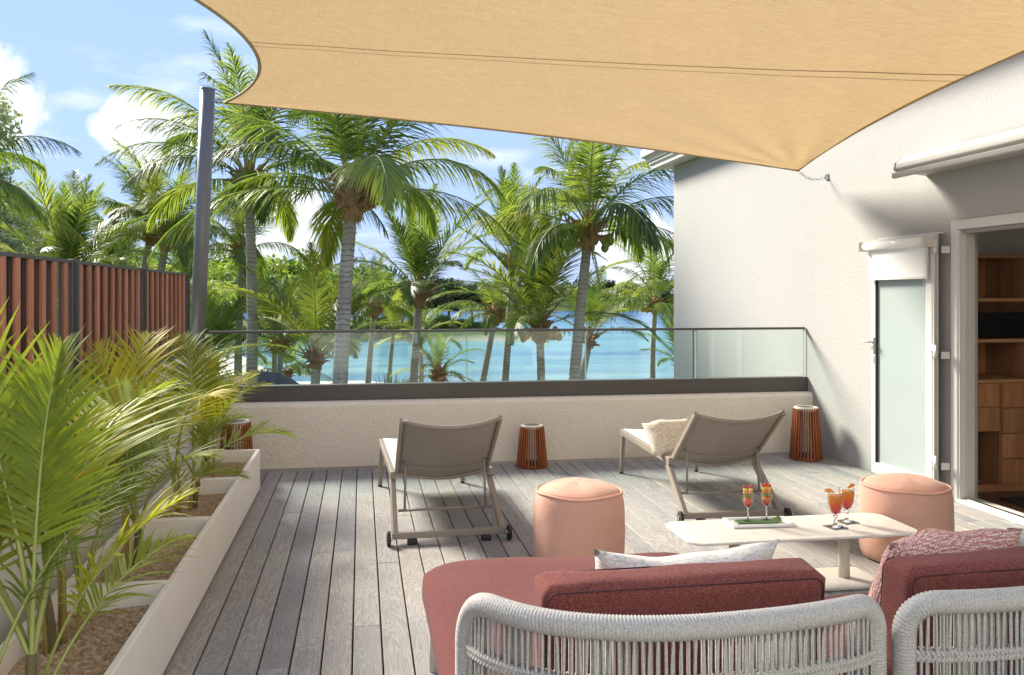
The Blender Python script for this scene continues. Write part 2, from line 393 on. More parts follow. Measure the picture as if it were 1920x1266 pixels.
M['stem'] = plain('brown_green_stem', (.13, .11, .045), .7, var=.4, scale=30)
M['leaf_bright'] = frond_mat('bright_broad_leaf', [(.2, (.09, .15, .035)), (.5, (.17, .25, .05)), (.85, (.32, .37, .08))], .35)
M['leaf_dark'] = frond_mat('dark_broad_leaf', [(.2, (.03, .05, .02)), (.5, (.05, .075, .028)), (.85, (.085, .115, .045))], .2)
M['leaf_grey'] = frond_mat('grey_green_needles', [(.2, (.20, .23, .14)), (.6, (.32, .35, .22)), (.9, (.42, .44, .29))], .3)
M['leaf_silver'] = frond_mat('silver_leaf', [(.2, (.26, .32, .25)), (.6, (.38, .44, .35)), (.9, (.5, .54, .44))], .2)
def trunk_mat():
    m = NM('ringed_palm_trunk'); P = m.pos(); sp = m.new('SeparateXYZ'); m.L.new(m.tc.outputs['Object'], sp.inputs[0])
    n = m.noise(7, 5, v=P, rough=.6); lich = m.noise(2.2, 6, v=P, rough=.65)
    w = m.math('FRACT', m.math('ADD', m.math('MULTIPLY', sp.outputs[2], 10.0), m.math('MULTIPLY', n, 1.7)))
    col = m.mix(n, (.33, .275, .225), (.50, .43, .36))
    col = m.mix(m.math('MULTIPLY', m.ramp(lich, [(.45, (0,0,0)), (.65, (1,1,1))]), .6), col, (.58, .53, .47))
    col = m.mix(m.math('MULTIPLY', m.math('MULTIPLY', m.ramp(w, [(.0, (1,1,1)), (.28, (0,0,0))]), m.ramp(m.noise(3.5, 3, v=P), [(.38, (.15,.15,.15)), (.55, (1,1,1))])), .92), col, (.05, .04, .032))
    m.set(col, .9, 0, .15); m.bump(m.math('ADD', w, n), .5, .02); return m.m
M['trunk'] = trunk_mat()
M['fibre'] = plain('brown_palm_fibre', (.34, .195, .095), .9, var=.85, scale=4, bump=.5, bscale=40)
M['dry_frond'] = plain('dry_brown_frond', (.30, .18, .08), .8, var=.3, scale=12)
M['coconut_green'] = plain('green_coconut', (.24, .30, .07), .45, var=.25, scale=10)
M['coconut_gold'] = plain('golden_coconut', (.55, .36, .09), .45, var=.25, scale=10)
M['bark'] = plain('grey_brown_bark', (.14, .11, .085), .9, var=.4, scale=8)
M['pebble'] = None
def pebble_mat():
    m = NM('tan_gravel'); n = m.noise(45, 4); c = m.ramp(n, [(.3, (.24, .155, .09)), (.5, (.47, .34, .22)), (.7, (.64, .52, .38))]); m.set(c, .85, 0, .2); return m.m
M['pebble'] = pebble_mat()

# ------------------------------------------------------------------ ground, sea, far shore
GZ, SEA = -3.6, -4.2
def land(x, y):
    """height of the ground: garden, then beach, a spit to the left, a low islet, open lagoon to the right"""
    xc, yc = x*.9857 - y*.1685, x*.1685 + y*.9857
    px = 960 + 1650*xc/max(yc, 1) if yc > 1 else 960
    n = noise.noise((x*.03, y*.03, 0)) * 6
    shore = 48 + n                                                       # edge of the near beach
    if x > 1: shore = max(30, 48 - (x-1)*1.6 + n)
    if x < -4: shore = 48 + n + (-4-x)*4.0
    h = GZ
    t = (y - shore) / 16
    if t > 0: h = GZ - min(t, 2.2)*1.1
    # far bank on the left
    b = max(0, min(1, (y - 108 - n + (x+10)*.28) / 8)) * max(0, min(1, (30 - x)/12)) * max(0, min(1, (190 - y)/20))
    if b > 0: h = max(h, -6 + b*3.0)
    d = math.hypot((x-13.5)/10.5, (y-121)/7.5)                                # islet
    if d < 1.3: h = max(h, -6 + (1.3-d)*3.6)
    far = max(0, min(1, (math.hypot(x, y) - 285 - n*3)/25))
    if far > 0: h = max(h, -6 + far*3.4)
    return h
def ground():
    mb = MB(); ys = [-120, -60, -30, -10]; y = 0
    while y < 150: ys.append(y); y += 3
    ys += [160, 175, 195, 220, 250, 270, 280, 290, 300, 310, 325, 350, 420, 600, 1200, 4000]
    xs = [-4000, -1200, -500, -300, -200, -150, -120] + [-100 + 4*k for k in range(51)] + [120, 150, 200, 300, 500, 1200, 4000]
    for yy in ys:
        for xx in xs: mb.v.append((xx, yy, land(xx, yy)))
    w = len(xs)
    for j in range(len(ys)-1):
        for i in range(w-1): mb.f.append((j*w+i, j*w+i+1, (j+1)*w+i+1, (j+1)*w+i))
    m = NM('sand_and_grass'); P = m.pos(); sp = m.new('SeparateXYZ'); m.L.new(P, sp.inputs[0])
    n = m.noise(.25, 6, v=P); n2 = m.noise(6, 4, v=P)
    sand = m.mix(n2, (.56, .50, .41), (.66, .61, .52)); grass = m.mix(n2, (.045, .075, .02), (.10, .14, .04))
    f = m.math('ADD', m.math('MULTIPLY', m.math('SUBTRACT', 40.0, sp.outputs[1]), .12), m.math('MULTIPLY', m.math('SUBTRACT', n, .5), 4.0))
    f2 = m.math('MULTIPLY', m.math('SUBTRACT', sp.outputs[1], 104.0), .2)
    cl = m.new('Clamp'); m.L.new(m.math('MAXIMUM', f, f2), cl.inputs[0])
    m.set(m.mix(cl.outputs[0], sand, grass), .95, 0, .1); m.bump(n2, .4, .05)
    tag(mb.build('ground', m.m, smooth=True), kind='structure')
ground()
def sea():
    mb = MB(); mb.quad((-4000, -4000, SEA), (4000, -4000, SEA), (4000, 4000, SEA), (-4000, 4000, SEA))
    m = NM('lagoon_water'); P = m.pos()
    ln = m.new('VectorMath'); ln.operation = 'LENGTH'; m.L.new(P, ln.inputs[0]); d = ln.outputs[1]
    mr = m.new('MapRange'); mr.inputs[1].default_value = 45; mr.inputs[2].default_value = 260; m.L.new(d, mr.inputs[0])
    depth = m.noise(.022, 5, v=m.vec(P, (.45, 1.6, 1)), rough=.6, dist=.5)        # weed beds and sand channels
    col = m.ramp(mr.outputs[0], [(0, (.30, .40, .36)), (.16, (.16, .35, .355)), (.45, (.10, .275, .335)), (1, (.05, .145, .30))])
    col = m.mix(m.math('MULTIPLY', m.ramp(depth, [(.46, (0,0,0)), (.6, (1,1,1))]), .85), col, (.045, .14, .25))
    m.set(col, .16, 0, .25)
    wv = m.noise(1.0, 4, v=m.vec(P, (.5, 1.6, 1)), rough=.6); wv2 = m.noise(.15, 3, v=m.vec(P, (.5, 1.8, 1)))
    m.bump(m.math('ADD', wv, wv2), .8, .3)
    tag(mb.build('sea', m.m), kind='structure')
sea()

# ------------------------------------------------------------------ foliage makers
def frond_mesh(name, e0, bend, n, ll, lw, lat=.85, up=.25, grav=.5, mt=None, seed=0, start=.14, twist=0, curve_pow=1.3, rr=.011, segs=3):
    """a pinnate leaf of length 1 rising from the origin along +x; leaflets hang with gravity (-z)"""
    rg = random.Random(seed); mb = MB(); K = 26; pts = []; p = Vector((0,0,0)); tans = []
    for k in range(K+1):
        t = k/K; e = R(e0 - bend*t**curve_pow); yaw = twist*t*t
        d = Vector((math.cos(e)*math.cos(yaw), math.cos(e)*math.sin(yaw), math.sin(e)))
        tans.append(d); pts.append(p.copy()); p = p + d/K
    rr *= .62 if n > 60 else 1
    mb.tube(pts[::2], [rr*(1-.85*k/(K/2)) for k in range(len(pts[::2]))], 4, caps=False)
    nr = len(mb.f)
    for i in range(n):
        t = start + (1-start)*(i+rg.uniform(-.25,.25)+.5)/n; t = min(t, .995)
        k = int(t*K); fr = t*K-k; c = pts[k].lerp(pts[min(k+1, K)], fr); T = tans[min(k, K)]
        side = Vector((-T.y, T.x, 0)); side = side.normalized() if side.length > 1e-4 else Vector((0,1,0))
        nor = T.cross(side); nor = -nor if nor.z < 0 else nor
        u = (t-start)/(1-start)
        prof = (math.sin(math.pi*min(1, .12+u*.88))**.55)*(1-.35*u)
        for s in (-1, 1):
            if rg.random() < .03: continue
            L = ll*prof*rg.uniform(.82, 1.1)
            d = (side*s*(lat*(1-.5*u)) + T*(.5+.7*u) + nor*(up*rg.uniform(.4, 1.5))).normalized()
            d = (d + Vector((rg.gauss(0,.07), rg.gauss(0,.07), rg.gauss(0,.07)))).normalized()
            wd = (T - d*T.dot(d)).normalized()
            q = c.copy(); g = grav*rg.uniform(.65, 1.35); prev = None; w0 = lw*(.55+.45*prof)
            for j in range(segs+1):
                a = j/segs; ww = w0*(.55 if j == 0 else (1-a**2.2))/2
                if j == segs: cur = [len(mb.v)]; mb.v.append(tuple(q))
                else: cur = [len(mb.v), len(mb.v)+1]; mb.v += [tuple(q-wd*ww), tuple(q+wd*ww)]
                if prev: mb.f.append((prev[0], prev[1], *reversed(cur)) if len(cur) == 2 else (prev[0], prev[1], cur[0]))
                prev = cur
                d = (d + Vector((0,0,-g/segs))).normalized(); q = q + d*(L/segs)
    me = mb.mesh(name, mt, smooth=True); me.materials.append(M['rachis'])
    mi = [1]*nr + [0]*(len(mb.f)-nr); me.polygons.foreach_set('material_index', mi); return me
# coconut leaves from the spear (upright) down to the hanging old ones
FR = []
for k, e0 in enumerate((84, 74, 62, 50, 38, 26, 12, -4, -22)):
    bend = (26, 48, 74, 88, 94, 92, 82, 64, 48)[k]
    FR.append([frond_mesh('coconut_frond', e0+j*3, bend*(1+.12*j)*.92, 84, .32+.02*j, .0135, .72, .12, .85+.45*(k/8.)+.15*j, M['frond'], 100+k*3+j, .16, (j-.5)*.3) for j in range(2)])
FRY = [frond_mesh('young_frond', e0, b, 56, .29, .018, .8, .25, .55, M['frond'], 300+k, .15, .1) for k, (e0, b) in enumerate(((82, 34), (68, 52), (54, 64), (40, 70), (24, 74), (8, 60)))]
FRU = [[frond_mesh('upright_frond', e0, b*(1+.15*j), 76, .27+.02*j, .0145, .75, .2, .45+.12*j, M['frond'], 350+k*2+j, .15, (j-.5)*.25) for j in range(2)] for k, (e0, b) in enumerate(((84, 14), (76, 26), (66, 38), (55, 48), (42, 58), (26, 64)))]
DRYF = frond_mesh('dry_frond', -50, 34, 30, .16, .010, .5, .0, 1.2, M['dry_frond'], 411, .2)

def trunk_mesh(base, top, r0, r1, bow, seed):
    rg = random.Random(seed); b = Vector(base); t = Vector(top); h = (t-b).length; n = max(20, int(h/.055)); pts = []; rs = []
    mid = Vector((rg.uniform(-1,1), rg.uniform(-1,1), 0))*bow
    for k in range(n+1):
        u = k/n; p = b.lerp(t, u) + mid*math.sin(math.pi*u)*1.0 + Vector((0,0,0))
        r = r1 + (r0-r1)*(1-u)**1.6 + (.35*r0*max(0, 1-u*9))
        pts.append(p-b); rs.append(r*(1+(.045 if k % 2 else -.045)*rg.uniform(.3,1.4)))
    return MB().tube(pts, rs, 12).mesh('trunk', M['trunk'], smooth=True)
def nut_mesh(m):
    mb = MB(); mb.lathe([(0,-1.15), (.5,-1.0), (.85,-.5), (.98,0), (.85,.55), (.5,.95), (.15,1.15), (0,1.2)], 10); return mb.mesh('coconut', m, smooth=True, fix=True)
NUTG, NUTY = nut_mesh(M['coconut_green']), nut_mesh(M['coconut_gold'])
def boot_mesh(seed):
    """the brown fibrous collar with old leaf bases under the crown, unit radius"""
    rg = random.Random(seed); mb = MB()
    mb.lathe([(.85,-2.2), (1.0,-1.4), (1.25,-.5), (1.35,.4), (1.1,1.4), (.7,2.6), (.3,3.6), (0,3.7)], 14)
    mb.v = [(x*(1+.25*noise.noise((x*2, y*2, z*1.3+seed))), y*(1+.25*noise.noise((x*2+5, y*2, z*1.3))), z) for x, y, z in mb.v]
    for k in range(46):
        a = rg.uniform(0, 6.283); z = rg.uniform(-1.5, 1.4); L = rg.uniform(1.0, 2.7)*(1 if rg.random() < .8 else 1.5); e = rg.uniform(-.15, .95)
        d = Vector((math.cos(a)*math.cos(e), math.sin(a)*math.cos(e), math.sin(e))); p = Vector((math.cos(a)*.85, math.sin(a)*.85, z))
        mb.tube([p, p+d*L*.5+Vector((0,0,.12*L)), p+d*L+Vector((0,0,.35*L*rg.uniform(-.5,1)))], [.40*rg.uniform(.6,1.1), .24, .04], 5)
    return mb.mesh('leaf_base_collar', M['fibre'], smooth=False)
BOOTS = [boot_mesh(k) for k in range(3)]
PG = 'coconut palms growing below the terrace'
def palm(label, top, base, L, r, n=22, style='full', seed=0, nuts=None, az0=None, yellow=0, boot=1.0, bow=.12, lean=0, rmax=1.0):
    rg = random.Random(seed*17+3); t = thing('coconut_palm', label, 'palm tree', base, group=PG)
    rel = Vector(top)-Vector(base)
    inst('trunk', trunk_mesh(base, top, r*1.35, r*.82, bow, seed), t)
    inst('leaf_base_collar', BOOTS[seed % 3], t, rel + Vector((0,0,.0)), rg.uniform(0,6), r*boot)
    g = 2.39996
    for k in range(n):
        u = k/(n-1); az = (az0 if az0 is not None else seed) + g*k + rg.uniform(-.25,.25)
        if style == 'full': me = FR[min(6, int(u**.9*7.0))][rg.randrange(2)]
        elif style == 'up': me = FRU[min(5, int(u*5.9))][rg.randrange(2)]
        else: me = FRU[min(5, 1+int(u*4.9))][rg.randrange(2)] if L > 2.4 else FRY[min(5, int(u*5.9))]
        s = L*rg.uniform(.86, 1.08)*(.72+.28*min(1, u*3.5+.15))
        o = inst('frond', me, t, rel + Vector((math.cos(az), math.sin(az), 0))*r*.5 + Vector((0,0,r*(2.2-2.0*u))), az, s)
    if style == 'full' and L > 3:
        for k in range(3): inst('dry_frond', DRYF, t, rel+Vector((0,0,-r*.4)), rg.uniform(0,6.28), L*(.42 if k == 0 else .2)*rg.uniform(.7, 1.1))
    if nuts:
        me = NUTY if nuts[1] == 'gold' else NUTG
        for (ax, cnt) in nuts[0]:
            c = rel + Vector((math.cos(ax), math.sin(ax), 0))*r*3.4 + Vector((0,0,-r*1.2))
            for q in range(cnt):
                o = inst('coconut', me, t, c + Vector((rg.gauss(0,r*.75), rg.gauss(0,r*.6), rg.gauss(0,r*.65))), rg.uniform(0,6), r*rg.uniform(.62,.8)); o.rotation_euler.x = rg.uniform(-.5,.5)
    return t
palm('tallest full coconut palm with thick ringed trunk rising behind the balustrade', (-.18,16.77,3.27), (-.44,16.8,GZ), 3.9, .15, 20, 'full', 1, az0=.35, boot=1.25)
palm('tall coconut palm with dark mottled trunk directly beside the grey sail post', (-2.53,20.72,4.0), (-2.62,20.74,GZ), 3.7, .13, 22, 'full', 2, az0=1.1, boot=1.2)
palm('tall coconut palm with green nut bunches and pale leaning trunk near the villa corner', (5.08,19.42,2.86), (4.59,19.5,GZ), 3.5, .13, 22, 'full', 3, nuts=([(0.1, 9), (3.3, 9), (1.4, 5)], 'green'), az0=.2, boot=1.25)
palm('mid-height palm with upright feathery fronds and yellow lower leaves left of the islet', (1.56,24.08,1.45), (1.33,24.12,GZ), 3.0, .125, 17, 'up', 4, boot=1.3)
palm('dense upright palm with golden nuts hanging below its crown in front of the sea', (4.19,20.59,.65), (4.27,20.58,GZ), 3.2, .11, 19, 'up', 5, nuts=([(-.3, 8), (3.1, 5)], 'gold'), boot=1.3)
palm('short stout young palm with bright upright fronds above the white beach', (-.96,19.44,.1), (-1.24,19.49,GZ), 2.6, .125, 13, 'young', 6, boot=.9, bow=.05)
palm('slim palm with golden leaf bases standing just beyond the tallest palm trunk', (.46,32.39,.95), (.14,32.44,GZ), 2.4, .11, 14, 'full', 7, boot=1.4)
palm('slender straight palm with golden nuts hard against the villa corner', (11.19,32.58,1.02), (11.16,32.58,GZ), 3.0, .11, 20, 'full', 8, nuts=([(2.9, 5), (.2, 3)], 'gold'), boot=1.2)
palm('leaning palm half hidden behind the trunk of the nut bearing palm', (6.9,26.21,.1), (6.18,26.34,GZ), 2.5, .12, 12, 'young', 9)
palm('tall palm crown behind the dense upright palm, on a pale straight trunk', (4.58,26.61,2.5), (4.14,26.68,GZ), 3.0, .115, 16, 'up', 10, boot=1.1)
palm('palm with a thin dark bent trunk in front of the islet rocks', (4.5,29.66,.75), (3.72,29.8,GZ), 2.1, .115, 14, 'full', 11, boot=1.3, bow=.25)
palm('left one of a twin pair of grey trunked palms seen over the slat fence', (-6.39,28.48,3.3), (-7.6,28.7,GZ), 3.1, .125, 18, 'full', 12, boot=1.2)
palm('right one of a twin pair of grey trunked palms seen over the slat fence', (-5.68,27.35,3.1), (-6.73,27.5,GZ), 3.0, .13, 18, 'full', 13, boot=1.2)
palm('pale thin palm with its crown below and behind the dark mottled trunk', (-3.58,28.0,2.75), (-3.7,28.02,GZ), 2.7, .12, 15, 'full', 14, boot=1.2)
palm('bushy low crowned palm spreading over the top of the wooden fence', (-7.27,23.56,1.7), (-7.27,23.56,GZ), 3.0, .14, 20, 'up', 15)
palm('palm crown reaching in beside the casuarina over the fence end', (-8.2,18.8,3.3), (-8.2,18.8,GZ), 3.1, .15, 18, 'full', 16)
palm('small palm with yellow stalks and slim trunk over the pale beach', (-2.92,30.93,-.3), (-3.02,30.95,GZ), 2.9, .10, 14, 'young', 17)
palm('low drooping palm with thin black trunk by the near water edge', (1.22,34.28,.05), (1.05,34.31,GZ), 1.9, .09, 14, 'full', 18, boot=.9)
palm('dwarf palm with short orange brown trunk in front of the lagoon', (2.21,26.0,-.95), (2.21,26.0,GZ), 1.5, .09, 14, 'young', 19, boot=1.5)
palm('dwarf palm with thin grey trunk on the pale beach', (-2.62,32.9,-1.4), (-2.62,32.91,GZ), 2.0, .07, 12, 'full', 20, boot=1.2)
palm('low palm mostly hidden by the villa corner', (10.9,29.0,-1.0), (10.9,29.0,GZ), 1.9, .1, 14, 'up', 21)
palm('distant palm showing between twin palms and sail post', (-7.84,41.92,1.6), (-7.84,41.92,GZ), 3.0, .13, 14, 'up', 22)
palm('broad palm crown low behind the fence near the twin palms', (-9.5,36.1,1.6), (-9.5,36.1,GZ), 3.2, .14, 20, 'up', 24)
palm('shaggy palm crown behind the bushy low crowned palm', (-13.0,34.5,2.3), (-13.0,34.5,GZ), 3.2, .14, 18, 'full', 23)
palm('young palm with arching fronds at the left foot of the dark mottled trunk', (-3.9,24.5,-.4), (-3.9,24.5,GZ), 2.6, .11, 14, 'young', 25)
palm('low palm in front of the islet trees', (2.4,36.5,-.3), (2.4,36.5,GZ), 2.2, .11, 12, 'young', 27)
palm('young palm with golden fronds between sail post and beach', (-2.3,26.5,.0), (-2.3,26.5,GZ), 2.5, .10, 14, 'young', 28)

def leaf_cloud(name, blobs, n, size, mt, seed, flat=.0):
    rg = random.Random(seed); mb = MB(); tot = sum(b[3]**2 for b in blobs)
    for (x, y, z, r, sz) in [(b[0], b[1], b[2], b[3], b[4] if len(b) > 4 else .8) for b in blobs]:
        for k in range(int(n*r*r/tot)):
            d = Vector((rg.gauss(0,1), rg.gauss(0,1), rg.gauss(0,1)));
            if d.length < .01: continue
            d.normalize(); rad = r*(rg.random()**.38)*(1+.3*noise.noise(d*2.1+Vector((x,y,z))))
            c = Vector((x, y, z)) + Vector((d.x*rad, d.y*rad, d.z*rad*sz))
            nrm = (d + Vector((rg.gauss(0,.6), rg.gauss(0,.6), rg.gauss(0,.6)+.3))).normalized()
            a = nrm.orthogonal().normalized(); a = Matrix.Rotation(rg.uniform(0,6.28), 3, nrm) @ a; b = nrm.cross(a)
            s = size*rg.uniform(.6, 1.4)
            mb.quad(c-a*s, c-b*s*.45, c+a*s, c+b*s*.45)
    return mb.mesh(name, mt)
def limbs(name, blobs, h0, r, seed):
    rg = random.Random(seed); mb = MB()
    mb.tube(catmull([(0,0,0), (rg.uniform(-.1,.1), rg.uniform(-.1,.1), h0*.5), (0,0,h0)], 4), [r*(1-.04*k) for k in range(9)], 8)
    for b in blobs:
        e = Vector(b[:3]); m1 = Vector((0,0,h0*.92)).lerp(e, .5)+Vector((0,0,-.1*r))
        mb.tube([(0,0,h0*.92), m1, e], [r*.6, r*.4, r*.12], 6)
    return mb.mesh(name, M['bark'], smooth=True)
def treekind(kind, seed):
    rg = random.Random(seed)
    if kind == 'round':
        B = [(rg.uniform(-2,2), rg.uniform(-2,2), rg.uniform(3.2,6.0), rg.uniform(1.2,2.0), .8) for _ in range(9)]
        return leaf_cloud('crown', B, 2600, .26, M['leaf_bright'], seed), limbs('trunk', B, 2.6, .22, seed)
    if kind == 'dark':
        B = [(rg.uniform(-3,3), rg.uniform(-2.5,2.5), rg.uniform(4.4,5.9), rg.uniform(1.0,1.7), .55) for _ in range(10)]
        return leaf_cloud('crown', B, 2600, .22, M['leaf_dark'], seed), limbs('trunk', B, 2.8, .2, seed)
    B = [(rg.uniform(-1.6,1.6)*(1-.05*k), rg.uniform(-1.6,1.6), 3+.42*k, rg.uniform(.7,1.15), .7) for k in range(21)]
    return leaf_cloud('crown', B, 11000, .10, M['leaf_grey'], seed), limbs('trunk', B, 6.5, .2, seed)
TK = {k: [treekind(k, s) for s in (1, 2, 3)] for k in ('round', 'dark')}; TK['wispy'] = [treekind('wispy', 5)]
def tree(name, label, kind, x, y, z, s, rz=0, v=0, group=None, cat='tree'):
    t = thing(name, label, cat, (x, y, z), rz, group); t.scale = (s, s, s); c, l = TK[kind][v % len(TK[kind])]
    inst('trunk', l, t); inst('crown', c, t); return t
tree('casuarina_tree', 'wispy grey green casuarina tree standing among palms beyond the slat fence', 'wispy', -11.7, 30.6, GZ, 1.0, .4)
for k, (x, y, s) in enumerate([(-15, 44, 1.0), (-12, 50, .95), (-19, 52, 1.2), (-26, 60, 1.3), (-13.5, 60, 1.1), (-9.5, 56, .9)]):
    tree('broadleaf_tree', 'bright green bushy tree in the grove behind the fence', 'round', x, y, GZ, s, k*1.3, k, 'bushy trees in the grove behind the fence')
for k, (x, y, s) in enumerate([(-16, 113, 1.1), (-21, 116, 1.25), (-26, 118, 1.3), (-11, 116, 1.05), (-6, 118, 1.1), (-1, 119, .95), (4, 121, .9), (-31, 122, 1.5), (-14, 125, 1.35), (-4, 128, 1.3), (-9, 134, 1.5), (1, 131, 1.2), (8, 128, .9), (-20, 132, 1.5)]):
    tree('shore_tree', 'bright green bushy tree on the far bank of the lagoon', 'round', x, y, -3.8, s*1.18, k*2.1, k, 'bushy trees on the far bank')
for k, (x, y, s) in enumerate([(8.5, 120, 1.0), (12, 121.5, 1.1), (15, 120.5, 1.0), (17.5, 121.5, .85), (10.5, 123.5, 1.15), (5.5, 121, .95)]):
    tree('islet_tree', 'dark spreading tree with open trunks on the rocky islet', 'dark', x, y, -3.4, s, k*1.7, k, 'dark trees on the islet')
for k, (x, y, s) in enumerate([(7, 117.5, .45), (10.5, 117.3, .5), (13.5, 117.8, .42), (16.5, 118.5, .4), (3, 117, .5)]):
    tree('islet_shrub', 'low dark green shrub along the shore of the islet', 'round', x, y, -4.6, s, k*.7, k+1, 'shrubs on the islet shore', 'shrub')
def rocks():
    for k, (x, y, s) in enumerate([(12.5, 112.4, 1.1), (14.2, 112.0, 1.5), (16.6, 113, 1.2), (18.6, 114, 1.0), (10.2, 113.2, .9), (8.0, 113.6, .8), (20.5, 115.5, .9), (22.5, 117, .8), (5.5, 114, .7), (-2, 112.6, .7), (1.5, 113, .6)]):
        bm = bmesh.new(); bmesh.ops.create_icosphere(bm, subdivisions=2, radius=1)
        for v in bm.verts: v.co *= 1+.45*noise.noise(v.co*1.3+Vector((k*3,0,0)))
        me = bpy.data.meshes.new('rock'); bm.to_mesh(me); bm.free(); me.materials.append(M['rock'])
        o = inst('shore_rock', me, None, (x, y, SEA+.15*s), k, (s*1.25, s, s*.75)); tag(o, 'dark boulder lying in the shallows around the islet', 'rock', 'boulders around the islet')
M['rock'] = plain('dark_basalt', (.05, .045, .042), .9, var=.4, scale=3, bump=.6, bscale=6)
rocks()
def hill():
    rg = random.Random(21); B = []
    for k in range(230):
        a = rg.uniform(-.25, 1.05); d = rg.uniform(296, 345); x, y = d*math.sin(a), d*math.cos(a)
        hh = 3.0+4.5*math.exp(-((a-.36)/.16)**2)+1.5*noise.noise((a*9, 0, 0)) + (d-296)*.04
        B.append((x, y, -3.0+rg.uniform(.2, 1)*max(1.5, hh), rg.uniform(2.6, 4.4), .7))
    o = inst('far_wood', leaf_cloud('far_wood', B, 42000, .75, M['leaf_dark'], 77)); tag(o, 'dark wooded shore across the lagoon', 'wood', kind='stuff')
hill()
def silver():
    rg = random.Random(5)
    for j, (x, y, s) in enumerate([(.55, 17.6, 1.0), (1.5, 17.9, .95), (2.35, 18.3, .75)]):
        t = thing('silver_fan_plant', ('silver spiky fan-leaved shrub, widest of the row beside the tallest palm', 'silver spiky fan-leaved shrub in the middle of its row behind the glass', 'smallest silver spiky fan-leaved shrub of its row behind the glass')[j], 'shrub', (x, y, GZ))
        MB().tube([(0,0,0), (0,0,2.75*s)], [.09, .06], 8).build('trunk', M['bark'], t, True)
        mb = MB()
        for k in range(130):
            a = rg.uniform(0, 6.283); e = rg.uniform(.1, 1.45); d = Vector((math.cos(a)*math.cos(e), math.sin(a)*math.cos(e), math.sin(e))); L = rg.uniform(.75, 1.0)*s
            w = d.cross(Vector((0,0,1))); w = (w.normalized() if w.length > .01 else Vector((1,0,0)))*.028*s; c = Vector((0,0,2.7*s))
            mb.quad(c-w*.4, c+d*L*.5-w, c+d*L+Vector((0,0,-.06)), c+d*L*.5+w)
        o = mb.build('foliage', M['leaf_silver'], t, fix=False); o['kind'] = 'stuff'
silver()
def parasol():
    t = thing('beach_parasol', 'dark grey domed canvas parasol on the beach lawn beyond the terrace', 'parasol', (-2.45, 22.7, GZ))
    MB().tube([(0,0,0), (0,0,3.2)], .03, 8).build('pole', M['pole'], t, True)
    mb = MB(); mb.lathe([(1.15,2.45), (1.1,2.62), (.95,2.82), (.7,3.0), (.4,3.12), (.05,3.18), (0,3.18)], 16); mb.f = [f for f in mb.f if len(f) == 4]
    o = mb.build('canopy', plain('grey_canvas', (.10, .10, .115), .85, var=.1), t, True); s = o.modifiers.new('s', 'SOLIDIFY'); s.thickness = .02
    for k in range(8):
        a = k*math.pi/4; MB().tube([(0,0,2.85), (1.1*math.cos(a), 1.1*math.sin(a), 2.5)], .012, 5).build('rib', M['pole'], t)
parasol()

# ------------------------------------------------------------------ the terrace and its walls
WX = 4.25
tag(MB().box(-1.62, WX, -2.5, 8.05, GZ-1, -.06).build('terrace_slab', M['underdeck']), kind='structure')
def deck():
    t = bpy.data.objects.new('deck', None); COL.objects.link(t); tag(t, kind='structure')
    rg = random.Random(12); pitch, gap = .124, .0065; x = -.778 - pitch*4
    while x < WX-.02:
        x1 = min(x+pitch-gap, WX-.004); y = -1.6 - rg.uniform(0, 1.6)
        while y < 7.66:
            L = rg.choice((1.6, 1.9, 2.3, 2.7)); y1 = min(y+L, 7.665)
            if 7.665-y1 < .5: y1 = 7.665
            dz = rg.uniform(-.0012, .0012); c = .003
            mb = MB(); ax, bx, ay, by = x, x1, y+.001, y1-.001; i = 0
            mb.v = [(ax,ay,-.022),(bx,ay,-.022),(bx,by,-.022),(ax,by,-.022),(ax,ay,-c+dz),(bx,ay,-c+dz),(bx,by,-c+dz),(ax,by,-c+dz),(ax+c,ay+c*.3,dz),(bx-c,ay+c*.3,dz),(bx-c,by-c*.3,dz),(ax+c,by-c*.3,dz)]
            mb.f = [(0,1,5,4),(1,2,6,5),(2,3,7,6),(3,0,4,7),(4,5,9,8),(5,6,10,9),(6,7,11,10),(7,4,8,11),(8,9,10,11)]
            if y1 > -1.4: mb.build('deck_board', M['deck'], t, fix=False)
            y = y1
        x += pitch
    x = -1.3
    while x < WX-.1:
        x1 = min(x+rg.uniform(1.6, 2.4), WX-.004); MB().box(x+.001, x1-.001, 7.672, 7.797, -.022, 0).build('border_board', M['deck'], t); x = x1
deck()
par = MB(); par.prism([(7.8,-.06), (7.8,.53), (7.815,.556), (7.84,.565), (8.02,.565), (8.05,.55), (8.05,-.06)], 'x', -1.35, WX-.002)
tag(par.build('parapet_wall', M['stucco_rough']), 'low cream parapet wall of rough stucco under the glass balustrade', 'wall')
lw = MB(); lw.prism([(-1.35,-.06), (-1.35,.93), (-1.365,.985), (-1.41,1.0), (-1.56,1.0), (-1.6,.985), (-1.62,.93), (-1.62,-.06)], 'y', -2.5, 8.05)
tag(lw.build('garden_wall', M['plaster']), 'smooth white plastered wall with rounded cap below the slat fence', 'wall')
